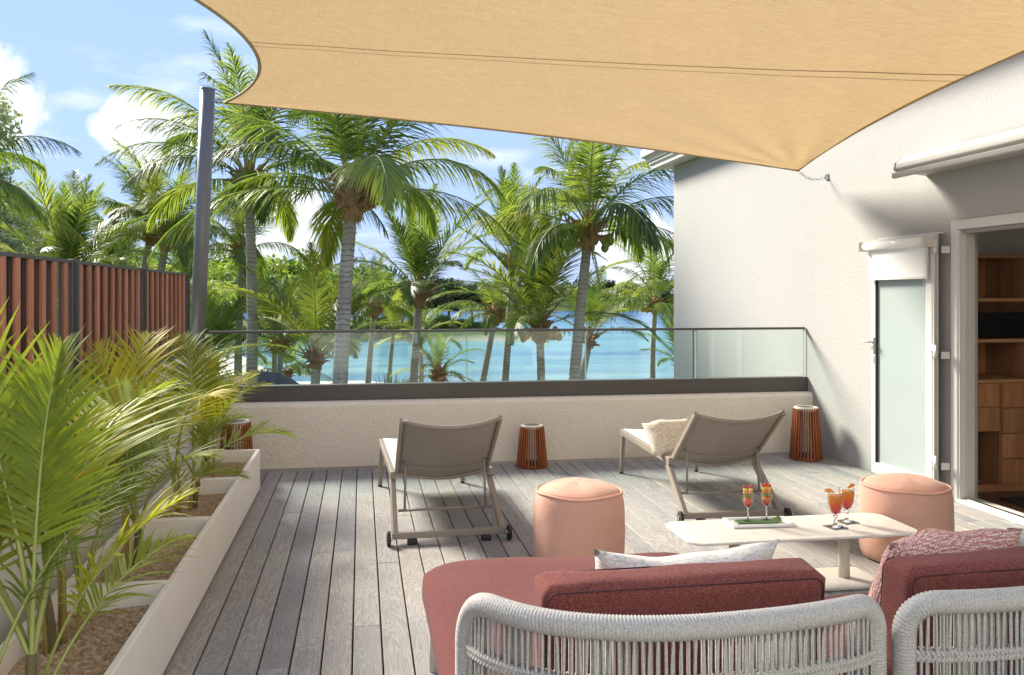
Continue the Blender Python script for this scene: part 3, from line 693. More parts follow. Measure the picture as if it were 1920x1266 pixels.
# glass balustrade
def balustrade():
    t = thing('glass_balustrade', 'frameless glass balustrade with charcoal base channel and thin dark handrail', 'balustrade', (0, 7.95, .565))
    MB().box(-1.34, WX-.004, -.055, .055, .001, .138).build('base_channel', M['charcoal'], t, bevel=.004)
    MB().box(-1.30, WX-.01, -.02, .02, .595, .617).build('handrail', M['charcoal'], t, bevel=.003)
    xs = [-1.285, -.172, .941, 2.053, 3.133, WX-.012]
    for a, b in zip(xs, xs[1:]):
        g = MB().box(a+.006, b-.006, -.007, .007, .1385, .5945).build('glass_pane', M['glass'], t)
        for e in (a+.004, b-.004): MB().box(e-.0018, e+.0018, -.0072, .0072, .139, .594).build('pane_edge', M['glass_edge'], g)
    for e in (3.105, ): MB().box(e-.004, e+.004, -.009, .009, .139, .594).build('joint_strip', M['charcoal'], t)
balustrade()
# slat fence on the left wall
def fence():
    t = thing('slat_fence', 'red hardwood slat privacy fence with charcoal posts on the white wall', 'fence', (-1.45, 0, 1.0))
    posts = [.35, 1.8, 3.26, 4.72, 6.14, 7.62]
    for y in posts:
        MB().box(-.035, .035, y-.035, y+.035, .002, .675).build('post', M['charcoal'], t, bevel=.003)
        MB().box(.036, .052, y-.012, y+.012, .02, .67).build('post_fin', M['charcoal'], t)
    for a, b in zip(posts, posts[1:]):
        MB().box(-.03, .03, a+.036, b-.036, .655, .672).build('top_rail', M['charcoal'], t)
        MB().box(-.03, .03, a+.036, b-.036, .012, .028).build('bottom_rail', M['charcoal'], t)
        n = 9; w = (b-a-.08)/n
        for k in range(n):
            y = a+.04+w*(k+.5)
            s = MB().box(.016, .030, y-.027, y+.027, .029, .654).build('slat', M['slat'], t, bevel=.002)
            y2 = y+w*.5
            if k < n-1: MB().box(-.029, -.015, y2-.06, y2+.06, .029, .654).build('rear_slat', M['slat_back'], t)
fence()
def post():
    t = thing('sail_post', 'tall round grey steel post holding the shade sail at the wall corner', 'post', (-1.43, 7.93, 1.0))
    MB().tube([(.03,0,.012), (.075,.01,1.1), (.115,.03,2.27)], .062, 24).build('shaft', M['pole'], t, True)
    MB().tube([(.115,.03,2.271), (.116,.03,2.283)], .064, 24).build('cap', M['pole'], t, True)
    MB().lathe([(.11,0), (.11,.012), (.07,.0121)], 20).build('base_flange', M['pole'], t)
    MB().tube([(.18,.03,2.17), (.215,.03,2.17)], .012, 8).build('eye_bolt', M['steel'], t, True)
post()
# ------------------------------------------------------------------ shade sail
def sail():
    t = thing('shade_sail', 'large sand coloured shade sail stretched over the whole terrace', 'shade sail', (3.95, 7.5, 2.63))
    off = Vector((3.95, 7.5, 2.63))
    P = Vector((-1.17, 7.93, 3.16)); A_ = Vector((3.96, 7.54, 2.64)); C = Vector((4.05, 1.6, 3.02)); D = Vector((-1.95, 4.25, 3.37))
    def cat(a, b, bow, sag=0, pw=1): return lambda s: a.lerp(b, s) + Vector(bow)*4*s*(1-s) + Vector((0,0,-sag))*4*s*(1-s)
    c0 = cat(P, A_, (.0,-.42,0), .04); c1 = cat(D, C, (.1,.35,0), .05); d0 = cat(P, D, (.77,0,0), .03); d1 = cat(A_, C, (-.36,0,0), -.02)
    def S(u, v):
        p = c0(u)*(1-v)+c1(u)*v + d0(v)*(1-u)+d1(v)*u - (P*(1-u)*(1-v)+A_*u*(1-v)+D*(1-u)*v+C*u*v)
        for cnr, amp in ((A_, .016), (P, .014)):
            q = p-cnr; dd = math.hypot(q.x, q.y)
            if dd > 1e-3: p = p + Vector((0, 0, amp*min(1, dd*3)*math.exp(-dd*1.1)*math.sin(math.atan2(q.y, q.x)*22)))
        return p + Vector((0, 0, .006*noise.noise((p.x*1.3, p.y*1.3, 0))))
    n = 90; mb = MB()
    for j in range(n+1):
        for i in range(n+1): mb.v.append(tuple(S(i/n, j/n)-off))
    for j in range(n):
        for i in range(n): mb.f.append((j*(n+1)+i, j*(n+1)+i+1, (j+1)*(n+1)+i+1, (j+1)*(n+1)+i))
    mb.build('sail_cloth', M['sail'], t, True, fix=False)
    for f in (c0, c1, d0, d1):
        pts = [f(k/40)-off for k in range(41)]
        MB().tube(pts, .011, 8).build('edge_cable_hem', M['hem'], t, True)
    for v0, w in ((.440, .0010), (.462, .0017)):
        q = MB(); m = 48
        for k in range(m+1):
            for vv in (v0-w, v0+w):
                q.v.append(tuple(S(k/m, vv)-off-Vector((0,0,.004))))
        for k in range(m): q.f.append((2*k, 2*k+1, 2*k+3, 2*k+2))
        q.build('seam', M['hem'], t, True, fix=False)
    # corner fittings
    MB().tube([tuple(Vector((-1.215, 7.96, 3.17))-off), tuple(P-off)], .008, 6).build('turnbuckle', M['steel'], t)
    w = Vector((WX-.004, 7.531, 2.585))
    pts = [A_, A_.lerp(w, .33)+Vector((0,0,-.05)), A_.lerp(w, .62)+Vector((0,0,-.045)), w]
    seq = catmull(pts, 4)
    for k in range(len(seq)-1):
        a, b = seq[k]-off, seq[k+1]-off; d = (b-a).normalized(); ct = (a+b)/2; hl = (b-a).length*.66
        u = d.orthogonal().normalized(); u = Matrix.Rotation(k*math.pi/2, 3, d) @ u
        ring = [tuple(ct + d*math.cos(x)*hl + u*math.sin(x)*.011) for x in [2*math.pi*i/12 for i in range(12)]]
        MB().tube(ring, .0032, 5, closed=True).build('chain_link', M['steel'], t, True)
    MB().box(.288, .298, .011, .051, -.075, -.015).build('wall_plate', M['steel'], t, bevel=.002)
sail()
# ------------------------------------------------------------------ villa on the right
def villa():
    t = thing('villa', 'white stucco villa wing with moulded cornice and open folding door', 'house', (WX, 0, 0))
    y0, y1, zt = 2.6, 5.78, 2.035
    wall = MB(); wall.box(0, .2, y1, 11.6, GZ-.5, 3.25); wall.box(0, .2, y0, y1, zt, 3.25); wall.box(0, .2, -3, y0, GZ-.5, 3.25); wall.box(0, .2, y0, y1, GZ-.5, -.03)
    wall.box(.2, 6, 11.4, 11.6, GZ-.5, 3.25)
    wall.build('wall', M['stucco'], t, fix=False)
    def corn(poly, nm):
        """moulding mitred round the far corner"""
        mb = MB(); A = [(-o, -3, z) for o, z in poly]; B = [(-o, 11.6+o, z) for o, z in poly]; C = [(6, 11.6+o, z) for o, z in poly]; n = len(poly); mb.v = A+B+C
        for r in range(2):
            for k in range(n): mb.f.append((r*n+k, r*n+(k+1) % n, (r+1)*n+(k+1) % n, (r+1)*n+k))
        mb.build(nm, M['white_metal'], t)
    corn([(0,3.255), (.24,3.255), (.24,3.30), (.27,3.32), (.27,3.355), (0,3.355)], 'lower_cornice')
    corn([(0,3.358), (.29,3.358), (.31,3.40), (.36,3.43), (.36,3.53), (0,3.53)], 'upper_cornice')
    MB().box(-.34, 6, -3, 11.9, 3.535, 3.56).build('roof', M['concrete'], t)
    # door frame
    fr = M['white_metal']
    f = MB(); f.box(-.022, .1, y1-.07, y1-.001, .001, zt-.001); f.build('door_jamb', fr, t, bevel=.004)
    MB().box(-.012, .03, y1-.085, y1-.071, .001, zt-.075).build('jamb_bead', fr, t)
    MB().box(.031, .1, y1-.10, y1-.071, .001, zt-.075).build('jamb_inner_bead', M['beige_metal'], t)
    MB().box(-.022, .1, y0, y1-.071, zt-.07, zt-.001).build('door_head', fr, t, bevel=.004)
    MB().box(.0, .09, y0, y1-.101, zt-.10, zt-.071).build('head_track', M['frame_taupe'], t)
    MB().box(-.03, .14, y0, y1-.071, .002, .028).build('door_threshold', fr, t, bevel=.003)
    MB().box(.02, .05, y0, y1-.101, .0285, .036).build('threshold_track', M['steel'], t)
    # folded door leaf
    L = thing('door_leaf', None, None); del L  # replaced below
def door_leaf(t):
    fr = M['white_metal']; ya, yb, z0, z1, x0, x1 = 5.86, 6.64, .04, 1.945, -.115, -.06
    d = MB().box(x0, x1, ya, ya+.075, z0, z1).build('door_leaf', fr, t, bevel=.003)
    MB().box(x0, x1, yb-.055, yb, z0, z1).build('stile', fr, d, bevel=.003)
    MB().box(x0, x1, ya+.076, yb-.056, z1-.07, z1).build('top_frame', fr, d)
    MB().box(x0, x1, ya+.076, yb-.056, z0, z0+.09).build('bottom_frame', fr, d)
    MB().box(x0+.02, x1-.01, ya+.075, yb-.055, z0+.09, z1-.07).build('frosted_pane', M['frosted'], d)
    MB().box(x0+.001, x0+.016, yb-.066, yb-.0565, z0+.091, z1-.071).build('gasket', M['black_rubber'], d)
    MB().box(x1+.002, x1+.045, ya, yb, z1+.004, z1+.016).build('top_cover', fr, d)
    for q in (.0, .022): MB().box(x0+.004+q, x0+.018+q, ya-.016, ya-.001, z0+.01, z1-.01).build('edge_profile', fr if q == 0 else M['beige_metal'], d)
    h = MB(); h.box(x0-.012, x0-.001, yb-.045, yb-.015, 1.02, 1.15); h.build('handle_plate', fr, d, bevel=.003)
    MB().tube([(x0-.01, yb-.03, 1.11), (x0-.05, yb-.03, 1.11), (x0-.052, yb+.06, 1.105)], .009, 8).build('lever_handle', fr, d, True)
    MB().box(x0-.006, x0-.001, yb-.04, yb-.022, .94, 1.0).build('lock_cylinder', fr, d)
    for z in (.22, 1.03, 1.80):
        MB().tube([(x0-.006, 5.815, z), (x0-.006, 5.815, z+.05)], .014, 10).build('hinge', fr, d, True)
        MB().box(x0-.012, x0-.002, 5.80, 5.88, z+.052, z+.10).build('hinge_plate', fr, d, bevel=.002)
        MB().box(x0+.03, x0+.09, 5.782, 5.798, z, z+.05).build('hinge_leaf', fr, d, bevel=.002)
    # roller blind on the leaf
    bl = MB().tube([(x0-.05, ya-.005, z1-.055), (x0-.05, yb+.02, z1-.055)], .035, 16).build('roller_blind', M['ceramic'], t, True)
    MB().box(x0-.10, x0-.001, ya-.03, ya-.008, z1-.10, z1-.01).build('end_bracket', M['beige_metal'], bl, bevel=.008)
    MB().box(x0-.10, x0-.001, yb+.021, yb+.036, z1-.095, z1-.015).build('end_bracket', fr, bl, bevel=.008)
    MB().box(x0-.030, x0-.027, ya+.02, yb-.005, z1-.315, z1-.06).build('blind_fabric', M['ceramic'], bl)
    MB().box(x0-.036, x0-.022, ya+.02, yb-.005, z1-.33, z1-.316).build('bottom_bar', fr, bl)
    MB().box(x0-.06, x0-.045, ya-.028, ya-.012, z1-.34, z1-.101).build('winder', M['beige_metal'], bl, bevel=.003)
    MB().tube([(x0-.04, ya+.03, z1-.1), (x0-.036, ya+.05, 1.1), (x0-.03, ya+.075, .45)], .0015, 4).build('pull_cord', fr, bl)
villa()
_v = [o for o in bpy.data.objects if o.name == 'villa'][0]
for o in [o for o in bpy.data.objects if o.name == 'door_leaf' and o.type == 'EMPTY']: bpy.data.objects.remove(o)
door_leaf(_v)
M['awning_shaded'] = plain('shaded_white_awning_coat', (.44, .425, .40), .45, var=.05)  # white coat, its shade put into the colour as grey
def awning():
    prof = [(0,2.575), (-.20,2.54), (-.26,2.495), (-.265,2.45), (-.25,2.43), (0,2.405)]
    t = thing('awning_cassette', 'retracted white awning cassette mounted above the folding door', 'awning', (WX-.003, 0, 0))
    mb = MB(); mb.prism(prof, 'y', .6, 6.08); mb.build('housing', M['awning_shaded'], t, bevel=.006)
    MB().prism([(-.262,2.413), (-.28,2.42), (-.282,2.385), (-.268,2.376), (-.235,2.382), (-.232,2.412)], 'y', .6, 6.10).build('front_rail', M['awning_shaded'], t, bevel=.003)
    MB().prism([(x*1.03, z) for x, z in prof], 'y', 6.081, 6.095).build('end_cap', M['beige_metal'], t)
    MB().box(-.03, -.002, .6, 5.7, 2.578, 2.585).build('dark_gap_strip', M['black'], t)  # black strip paints the dark crack between housing and wall
awning()
# room behind the door with walnut wall unit
tag(MB().box(WX+.2, WX+4, 1.0, 6.6, -.05, .0).build('interior_floor', M['dark_floor']), kind='structure')
tag(MB().box(WX+.2, WX+4, 6.5, 6.6, .001, 2.3).build('interior_wall', M['room_white']), 'white wall of the room behind the walnut unit', 'wall')
tag(MB().box(WX+4, WX+4.1, 1.0, 6.6, .001, 2.3).build('interior_wall', M['room_white']), 'white side wall deep inside the room', 'wall')
tag(MB().box(WX+.2, WX+4, .9, 1.0, .001, 2.3).build('interior_wall', M['room_white']), 'white end wall of the room facing the walnut unit', 'wall')
tag(MB().box(WX+.2, WX+4.1, .9, 6.6, 2.3, 2.36).build('interior_ceiling', M['room_white']), kind='structure')
def cabinet():
    x0, x1, yf, yb = .0, 2.2, .0, .5
    t = thing('wall_unit', 'tall walnut wall unit with open shelves and drawers inside the doorway', 'cabinet', (WX+.212, 5.95, .001))
    W1, W2 = M['cabinet'], M['cabinet_h']
    MB().box(x0, x0+.115, yf, yb, 0, 2.29).build('side_panel', W1, t)
    MB().box(x0+.116, x1, yb-.02, yb, .0, 1.79).build('back_panel', W1, t)
    for z, m in ((1.775, W2), (1.445, W2), (1.135, W2), (.83, W2)): MB().box(x0+.116, x1, yf-.004, yb-.021, z, z+.024).build('shelf', m, t)
    for z0, z1 in ((1.47, 1.774), (.855, 1.134)): MB().box(.56, .58, yf+.03, yb-.021, z0, z1).build('divider', W1, t)
    MB().box(x0+.13, x1-.02, yf+.12, yf+.14, 1.16, 1.36).build('black_back_panel', M['black'], t)
    MB().box(x0+.116, x0+.30, yf+.012, yb-.021, .46, .829).build('carcass_block', W1, t)
    MB().box(x0+.302, x0+.322, yf+.004, yb-.021, .06, .829).build('divider', W1, t)
    MB().box(x0+.116, x1, yf+.02, yb-.021, .0, .055).build('plinth', W1, t)
    MB().box(x0+.12, x0+.298, yf-.006, yf+.011, .65, .825).build('drawer_front', W1, t, bevel=.002)
    MB().box(x0+.12, x0+.298, yf-.006, yf+.011, .465, .645).build('drawer_front', W1, t, bevel=.002)
    for c in range(4):
        for r in range(4):
            xa = x0+.325+c*.46; z = .06+r*.193
            MB().box(xa, xa+.455, yf-.006, yf+.013, z, z+.188).build('drawer_front', W1, t, bevel=.002)
cabinet()
tag(MB().box(WX+.35, WX+2.2, 4.55, 5.75, .001, .011).build('dark_rug', plain('dark_rug', (.02, .017, .015), .95, var=.3, scale=80)), 'dark flat rug on the room floor before the walnut unit', 'rug')
# ------------------------------------------------------------------ planters with areca palms
def planters():
    rg = random.Random(31); ys = [6.94, 5.88, 4.86, 3.80, 2.78, 1.76]
    names = ['cream box planter standing next to the parapet, far end of the row', 'cream box planter second from the parapet in the row along the white wall', 'cream box planter in the middle of the row along the white wall', 'cream box planter fourth from the parapet in the row along the white wall', 'cream box planter fifth from the parapet, farthest from it in the row']
    x0, x1, h, w = -1.20, -.762, .32, .028
    for k in range(5):
        a, b = ys[k+1]+.002, ys[k]-.002
        t = thing('planter_box', names[k], 'planter', ((x0+x1)/2, (a+b)/2, .001)); hx, hy = (x1-x0)/2, (b-a)/2
        for nm, bx in (('side_panel', (hx-w, hx, -hy, hy)), ('side_panel', (-hx, -hx+w, -hy, hy)), ('end_panel', (-hx+w+.0005, hx-w-.0005, -hy, -hy+w)), ('end_panel', (-hx+w+.0005, hx-w-.0005, hy-w, hy))):
            MB().box(bx[0], bx[1], bx[2], bx[3], .02, h).build(nm, M['planter'], t, bevel=.004)
        MB().box(-hx+.02, hx-.02, -hy+.02, hy-.02, 0, .02).build('plinth', M['black'], t)
        n = 14; s = MB()
        for j in range(n+1):
            for i in range(n+1):
                X = -hx+w+(2*hx-2*w)*i/n; Y = -hy+w+(2*hy-2*w)*j/n; s.v.append((X, Y, .225+.03*noise.noise((X*4, Y*4, k))))
        for j in range(n):
            for i in range(n): s.f.append((j*(n+1)+i, j*(n+1)+i+1, (j+1)*(n+1)+i+1, (j+1)*(n+1)+i))
        s.build('soil', M['pebble'], t, True)
        g = MB()
        for q in range(2200):
            X = rg.uniform(-hx+w+.005, hx-w-.005); Y = rg.uniform(-hy+w+.005, hy-w-.005); r = rg.uniform(.004, .0095)
            Z = .226+.03*noise.noise((X*4, Y*4, k)); i = len(g.v); a2 = rg.uniform(0, 1.6); ca, sa = math.cos(a2)*r, math.sin(a2)*r
            g.v += [(X+ca,Y+sa,Z), (X-sa,Y+ca,Z), (X-ca,Y-sa,Z), (X+sa,Y-ca,Z), (X,Y,Z+r*.8), (X,Y,Z-r*.6)]
            g.f += [(i,i+1,i+4),(i+1,i+2,i+4),(i+2,i+3,i+4),(i+3,i,i+4)]
        o = g.build('gravel', M['pebble'], t, fix=False); o['kind'] = 'stuff'
planters()
AF = [[frond_mesh('areca_frond', e0, b, 36, .38, .0165, .80, .28, .42+.2*j, M['areca'], 500+k*3+j, .36, (j-.5)*.5, 1.2, .010, 4) for j in range(2)]
      for k, (e0, b) in enumerate(((84, 30), (74, 48), (64, 66), (54, 80), (42, 84), (28, 70)))]
def areca(label, x, y, z, canes, fronds, H):
    """canes: list of (dx, dy, height, radius); fronds: list of (cane, azimuth deg, variant, length)"""
    t = thing('areca_palm', label, 'potted palm', (x, y, z)); tops = []
    for (dx, dy, h, r) in canes:
        top = Vector((dx*1.5, dy*1.5, h)); tops.append(top)
        MB().tube(catmull([(dx, dy, -.03), (dx*1.2, dy*1.2, h*.5), tuple(top)], 4), [r*1.3, r*1.2, r*1.1, r, r, r*.9, r*.9, r*.85, r*.8], 8).build('cane', M['stem'] if r > .013 else M['cane'], t, True)
    for i, (c, az, v, L) in enumerate(fronds):
        inst('frond', AF[v][i % 2], t, tops[c]-Vector((0,0,.02)), R(az), L)
    return t
def auto(label, x, y, n, L, seed, h=.22, az=None):
    rg = random.Random(seed); canes = [(rg.uniform(-.05,.05), rg.uniform(-.06,.06), h*rg.uniform(.6,1.3), rg.choice((.018,.010,.009))) for _ in range(5)]
    fr = [(rg.randrange(5), (az[k % len(az)] if az else 137.5*k)+rg.uniform(-22,22), (0, 1, 1, 2, 2, 1, 3, 2, 0, 1)[k % 10], L*rg.uniform(.75,1.12)) for k in range(n)]
    fr = [(c, a, v, l*(.74 if math.cos(R(a)) > .55 else 1.12)) for c, a, v, l in fr]
    return areca(label, x, y, .235, canes, fr, h)
auto('areca palm in the planter next to the parapet with fronds over the balustrade end', -1.06, 6.50, 9, .80, 1, az=[40, 140, -60, 80, 200, -20, 260])
auto('areca palm with yellow canes in the planter second from the parapet', -1.03, 5.42, 9, .86, 2, az=[60, -50, 150, 10, 250, 100, 40, -80, 190])
auto('areca palm with a dark short stem in the middle planter', -1.03, 4.32, 9, .90, 3, az=[150, 60, 100, -60, 200, 120, 15, 250])
auto('areca palm with a thick ringed stem in the fourth planter from the parapet', -1.06, 3.42, 8, .92, 4, az=[165, 70, 110, 190, 50, 140, -70, 85])
auto('areca palm with long orange stalks in the planter farthest from the parapet', -.93, 2.64, 11, .98, 5, az=[88, 112, 70, 140, 95, 25, 120, 55, 80, 5, 160])

# ------------------------------------------------------------------ loungers
def lounger(label, x, y, rz, tilt):
    t = thing('sun_lounger', label, 'sun lounger', (x, y, 0), rz, 'sun loungers facing the lagoon'); F = M['frame_taupe']; hw = .315; zs = .345
    py = .38                                                           # backrest pivot
    for s in (-1, 1):
        MB().bar((s*hw, py-.02, zs), (s*hw, 1.68, zs), .032, .05).build('side_rail', F, t, bevel=.006)
        f = MB().bar((s*(hw-.003), 1.64, zs-.026), (s*(hw+.01), 1.655, .012), .032, .032, (0,1,0)).build('front_leg', F, t, bevel=.004)
        MB().tube([(s*(hw+.01), 1.655, .0), (s*(hw+.01), 1.655, .014)], .017, 10).build('foot_cap', M['black_rubber'], f)
        MB().bar((s*hw, py+.05, zs-.027), (s*(hw+.012), .03, .055), .034, .055, (0,1,0)).build('rear_leg', F, t, bevel=.006)
        w = MB().tube([(s*(hw+.04), .0, .045), (s*(hw+.062), .0, .045)], .045, 20).build('wheel', M['black_rubber'], t, bevel=.004)
        MB().tube([(s*(hw+.030), .0, .045), (s*(hw+.068), .0, .045)], .014, 10).build('hub', M['steel'], w)
        MB().box(s*(hw-.09)-.03, s*(hw-.09)+.03, -.01, .03, .0, .035).build('skid_foot', M['black_rubber'], t, bevel=.008)
    MB().bar((-hw-.03, 0.02, .055), (hw+.03, 0.02, .055), .035, .04).build('rear_crossbar', F, t, bevel=.005)
    MB().bar((-hw, 1.665, zs-.02), (hw, 1.665, zs-.02), .03, .03).build('front_crossbar', F, t, bevel=.004)
    seat = MB(); n = 12
    for j in range(n+1):
        for i in range(n+1):
            u = i/n; X = -hw+.016+(2*hw-.032)*u; Y = py+.03+(1.69-py-.03)*j/n; seat.v.append((X, Y, zs+.018-.012*math.sin(math.pi*u)))
    for j in range(n):
        for i in range(n): seat.f.append((j*(n+1)+i, j*(n+1)+i+1, (j+1)*(n+1)+i+1, (j+1)*(n+1)+i))
    o = seat.build('seat_sling', M['sling_seat'], t, True); q = o.modifiers.new('s', 'SOLIDIFY'); q.thickness = .012; q.offset = 0
    # backrest leaning back over the wheels, hollow towards the sitter
    ca, sa = math.cos(R(tilt)), math.sin(R(tilt)); Lb = .60; bw = .292
    def B(u, v, d=0): return (u, py - v*ca - d*sa, zs+.02+v*sa - d*ca)     # v along the back, d behind it
    for s in (-1, 1): MB().bar(B(s*bw, -.02), B(s*(bw+.005), Lb), .024, .038, (0,sa,ca)).build('back_rail', F, t, bevel=.005)
    for v, nm in ((Lb-.012, 'back_top_bar'), (.0, 'back_bottom_bar')):
        pts = [B(u*bw, v, .055*(1-u*u)) for u in [k/7-1 for k in range(15)]]
        MB().tube(pts, .0135, 8).build(nm, F, t, True)
    sl = MB(); n = 14
    for j in range(n+1):
        for i in range(n+1):
            u = 2*i/n-1; v = (Lb-.012)*j/n; sl.v.append(B(u*bw, v, .052*(1-u*u)))
    for j in range(n):
        for i in range(n): sl.f.append((j*(n+1)+i, j*(n+1)+i+1, (j+1)*(n+1)+i+1, (j+1)*(n+1)+i))
    o = sl.build('back_sling', M['sling'], t, True); q = o.modifiers.new('s', 'SOLIDIFY'); q.thickness = .006; q.offset = 0
    for v in (.05, .13):
        MB().tube([B(u*bw*.97, v, .062*(1-u*u)+.004) for u in [k/6-1 for k in range(13)]], .003, 5).build('sling_seam', F, t, True)
    for s in (-1, 1):
        MB().tube([B(s*(bw-.03), .16, .02), B(s*(bw-.045), .17, .045), (s*(hw-.06), .20, .16)], .0075, 8).build('support_strut', F, t, True)
    MB().tube([(-hw+.02, .20, .16), (hw-.02, .20, .16)], .0085, 8).build('support_rod', F, t, True)
    return t
lounger('taupe sling sun lounger with nothing on it, beside the row of planters', .525, 5.30, R(2), 41)
lounger('taupe sling sun lounger with a cream pillow on its seat, nearer the villa', 2.41, 5.44, R(-2.0), 38)
def pillow_mesh(w, h, th, m, seed=0, corner=.22, n=16, sag=0.0):
    """a soft square pillow in the x-z plane, thickness along y"""
    mb = MB(); rg = random.Random(seed)
    for s in (-1, 1):
        for j in range(n+1):
            for i in range(n+1):
                u, v = 2*i/n-1, 2*j/n-1
                k = 1-.055*(1-abs(v)**3)*abs(u)**4 if abs(u) > abs(v) else 1-.055*(1-abs(u)**3)*abs(v)**4
                p = max(0, (1-abs(u)**2.6)*(1-abs(v)**2.6))**.42
                wob = .010*noise.noise((u*2.2+seed, v*2.2, s))
                z = v*h/2*k - sag*(1-u*u)*(v+1)/2 + .012*noise.noise((u*1.7, seed, 2.0))*(v+1)
                mb.v.append((u*w/2*k, s*(th/2*p+wob*p), z))
    m1 = (n+1)**2
    for s in range(2):
        for j in range(n):
            for i in range(n):
                q = (s*m1+j*(n+1)+i, s*m1+j*(n+1)+i+1, s*m1+(j+1)*(n+1)+i+1, s*m1+(j+1)*(n+1)+i); mb.f.append(q if s == 0 else q[::-1])
    return mb.mesh('pillow', m, True, fix=True)
def put(name, me, label, cat, loc, rot, group=None):
    o = inst(name, me, None, loc); o.rotation_euler = [R(a) for a in rot]; return tag(o, label, cat, group)
put('throw_pillow', pillow_mesh(.40, .28, .13, M['cream_fabric'], 4), 'crumpled cream linen pillow on the seat of a sun lounger', 'pillow', (2.20, 6.06, .47), (-38, 0, 14))

# ------------------------------------------------------------------ lanterns
def lantern(label, x, y, h, rb, rt, n):
    t = thing('slatted_lantern', label, 'lantern', (x, y, .001), rnd.uniform(0, 1), 'slatted teak floor lanterns')
    MB().lathe([(0,0), (rb*.96,0), (rb*.97,.012), (rb*.9,.03), (0,.03)], 32).build('base', M['lantern_wood'], t)
    MB().lathe([(rt*.72,h-.03), (rt*1.02,h-.03), (rt*1.02,h-.008), (rt*.98,h), (rt*.72,h), (rt*.72,h-.03)], 32).build('top_ring', M['beige_metal'], t)
    MB().lathe([(0,h-.02), (rt*.7,h-.02), (rt*.7,h-.006), (rt*.5,h-.002), (0,h-.004)], 28).build('lamp_lid', M['charcoal'], t)
    MB().lathe([(rt*.42,.031), (rt*.42,h-.031)], 20).build('glass_chimney', M['glass'], t, True)
    MB().lathe([(rb*.45,.0305), (rb*.45,.05), (0,.05)], 20).build('candle_plate', M['charcoal'], t)
    for k in range(n):
        a = 2*math.pi*k/n; d = Vector((math.cos(a), math.sin(a), 0))
        MB().bar(d*rb+Vector((0,0,.006)), d*rt*.985+Vector((0,0,h-.012)), .011, .020, tuple(d)).build('slat', M['lantern_wood'], t)
lantern('smaller slatted teak lantern on the deck between the two loungers', 1.46, 7.51, .365, .128, .097, 30)
lantern('tall slatted teak lantern in the corner by the villa wall', 3.99, 7.45, .475, .137, .106, 30)
# unseen house front added behind the camera to bounce sun onto the terrace
def bounce_front():
    t = thing('bounce_house', 'added white plastered house front, unseen, bouncing sunlight onto the terrace', 'house', (0, -1.75, 0))
    MB().box(-1.6, 1.1, -.3, 0, -.05, 5.2).build('wall', M['plaster'], t)
    MB().box(3.3, WX-.002, -.3, 0, -.05, 5.2).build('wall', M['plaster'], t)
    MB().box(1.1, 3.3, -.3, 0, 2.2, 5.2).build('wall', M['plaster'], t)
    MB().box(1.1, 3.3, -.2, -.15, .0, 2.2).build('glazed_door', M['frosted'], t)
bounce_front()
lantern('slatted teak lantern half hidden behind the planter palms', -1.0, 7.40, .475, .137, .106, 30)

# ------------------------------------------------------------------ poufs
def pouf(label, x, y, r, h, seed):
    t = thing('round_pouf', label, 'pouf', (x, y, .002), seed, 'round peach mesh poufs')
    prof = [(0,0), (r*.82,0), (r*.93,.012), (r*.985,.05), (r*1.0,.12), (r*1.012,h*.5), (r*1.0,h-.10), (r*.985,h-.05), (r*.955,h-.016), (r*.93,h-.004)]
    mb = MB(); mb.lathe(prof, 48); mb.f = [f for f in mb.f if len(f) == 4]
    def lump(x_, y_, z_):
        a = math.atan2(y_, x_); k = 1+.014*noise.noise((math.cos(a)*1.3+seed, math.sin(a)*1.3, z_*2)); return (x_*k, y_*k, z_+ (.012*noise.noise((math.cos(a)+seed, math.sin(a), 3)) if z_ > h*.6 else 0))
    mb.v = [lump(*v) for v in mb.v]; mb.build('body', M['pouf'], t, True)
    tp = MB(); tp.lathe([(r*.93,h-.004), (r*.85,h+.014), (r*.65,h+.034), (r*.4,h+.045), (r*.15,h+.049), (0,h+.05)], 48); tp.v = [lump(*v) for v in tp.v]; tp.build('top_panel', M['pouf'], t, True)
    ring = [lump(r*.94*math.cos(a), r*.94*math.sin(a), h-.001) for a in [2*math.pi*k/64 for k in range(64)]]
    MB().tube(ring, .0075, 8, closed=True).build('piping', M['pouf'], t, True)
pouf('peach mesh pouf between the lounger with nothing on it and the sofa', 1.185, 4.73, .250, .415, 1)
pouf('peach mesh pouf behind the coffee table beside the folded door', 3.05, 4.56, .250, .415, 2)

# ------------------------------------------------------------------ coffee table and what stands on it
TZ = .29
def table():
    t = thing('coffee_table', 'low cream stone-topped coffee table with rounded corners on two legs', 'table', (2.195, 4.265, 0))
    mb = MB(); mb.prism(rrect(-.625, .625, -.215, .215, .085), 'z', TZ-.012, TZ); mb.build('table_top', M['marble'], t, bevel=.003)
    MB().prism(rrect(-.60, .60, -.19, .19, .07), 'z', TZ-.02, TZ-.0125).build('under_plate', M['beige_metal'], t)
    for x in (-.305, .305): MB().tube([(x, 0, .016), (x, 0, TZ-.0205)], .029, 20).build('leg', M['beige_metal'], t, True)
    MB().prism(rrect(-.46, .46, -.16, .16, .04), 'z', .003, .0155).build('base_plate', M['beige_metal'], t, bevel=.002)
table()
def tray():
    t = thing('serving_tray', 'rectangular white ceramic tray on the coffee table', 'tray', (2.065, 4.355, TZ+.001), R(-4))
    MB().box(-.15, .15, -.065, .065, .0, .006).build('tray_floor', M['ceramic'], t, bevel=.002)
    for (x0, x1, y0, y1) in ((-.17,.17,-.085,-.066), (-.17,.17,.066,.085), (-.17,-.151,-.0655,.0655), (.151,.17,-.0655,.0655)):
        MB().box(x0, x1, y0, y1, .002, .016).build('tray_rim', M['ceramic'], t, bevel=.004)
tray()
lf = MB(); n = 16
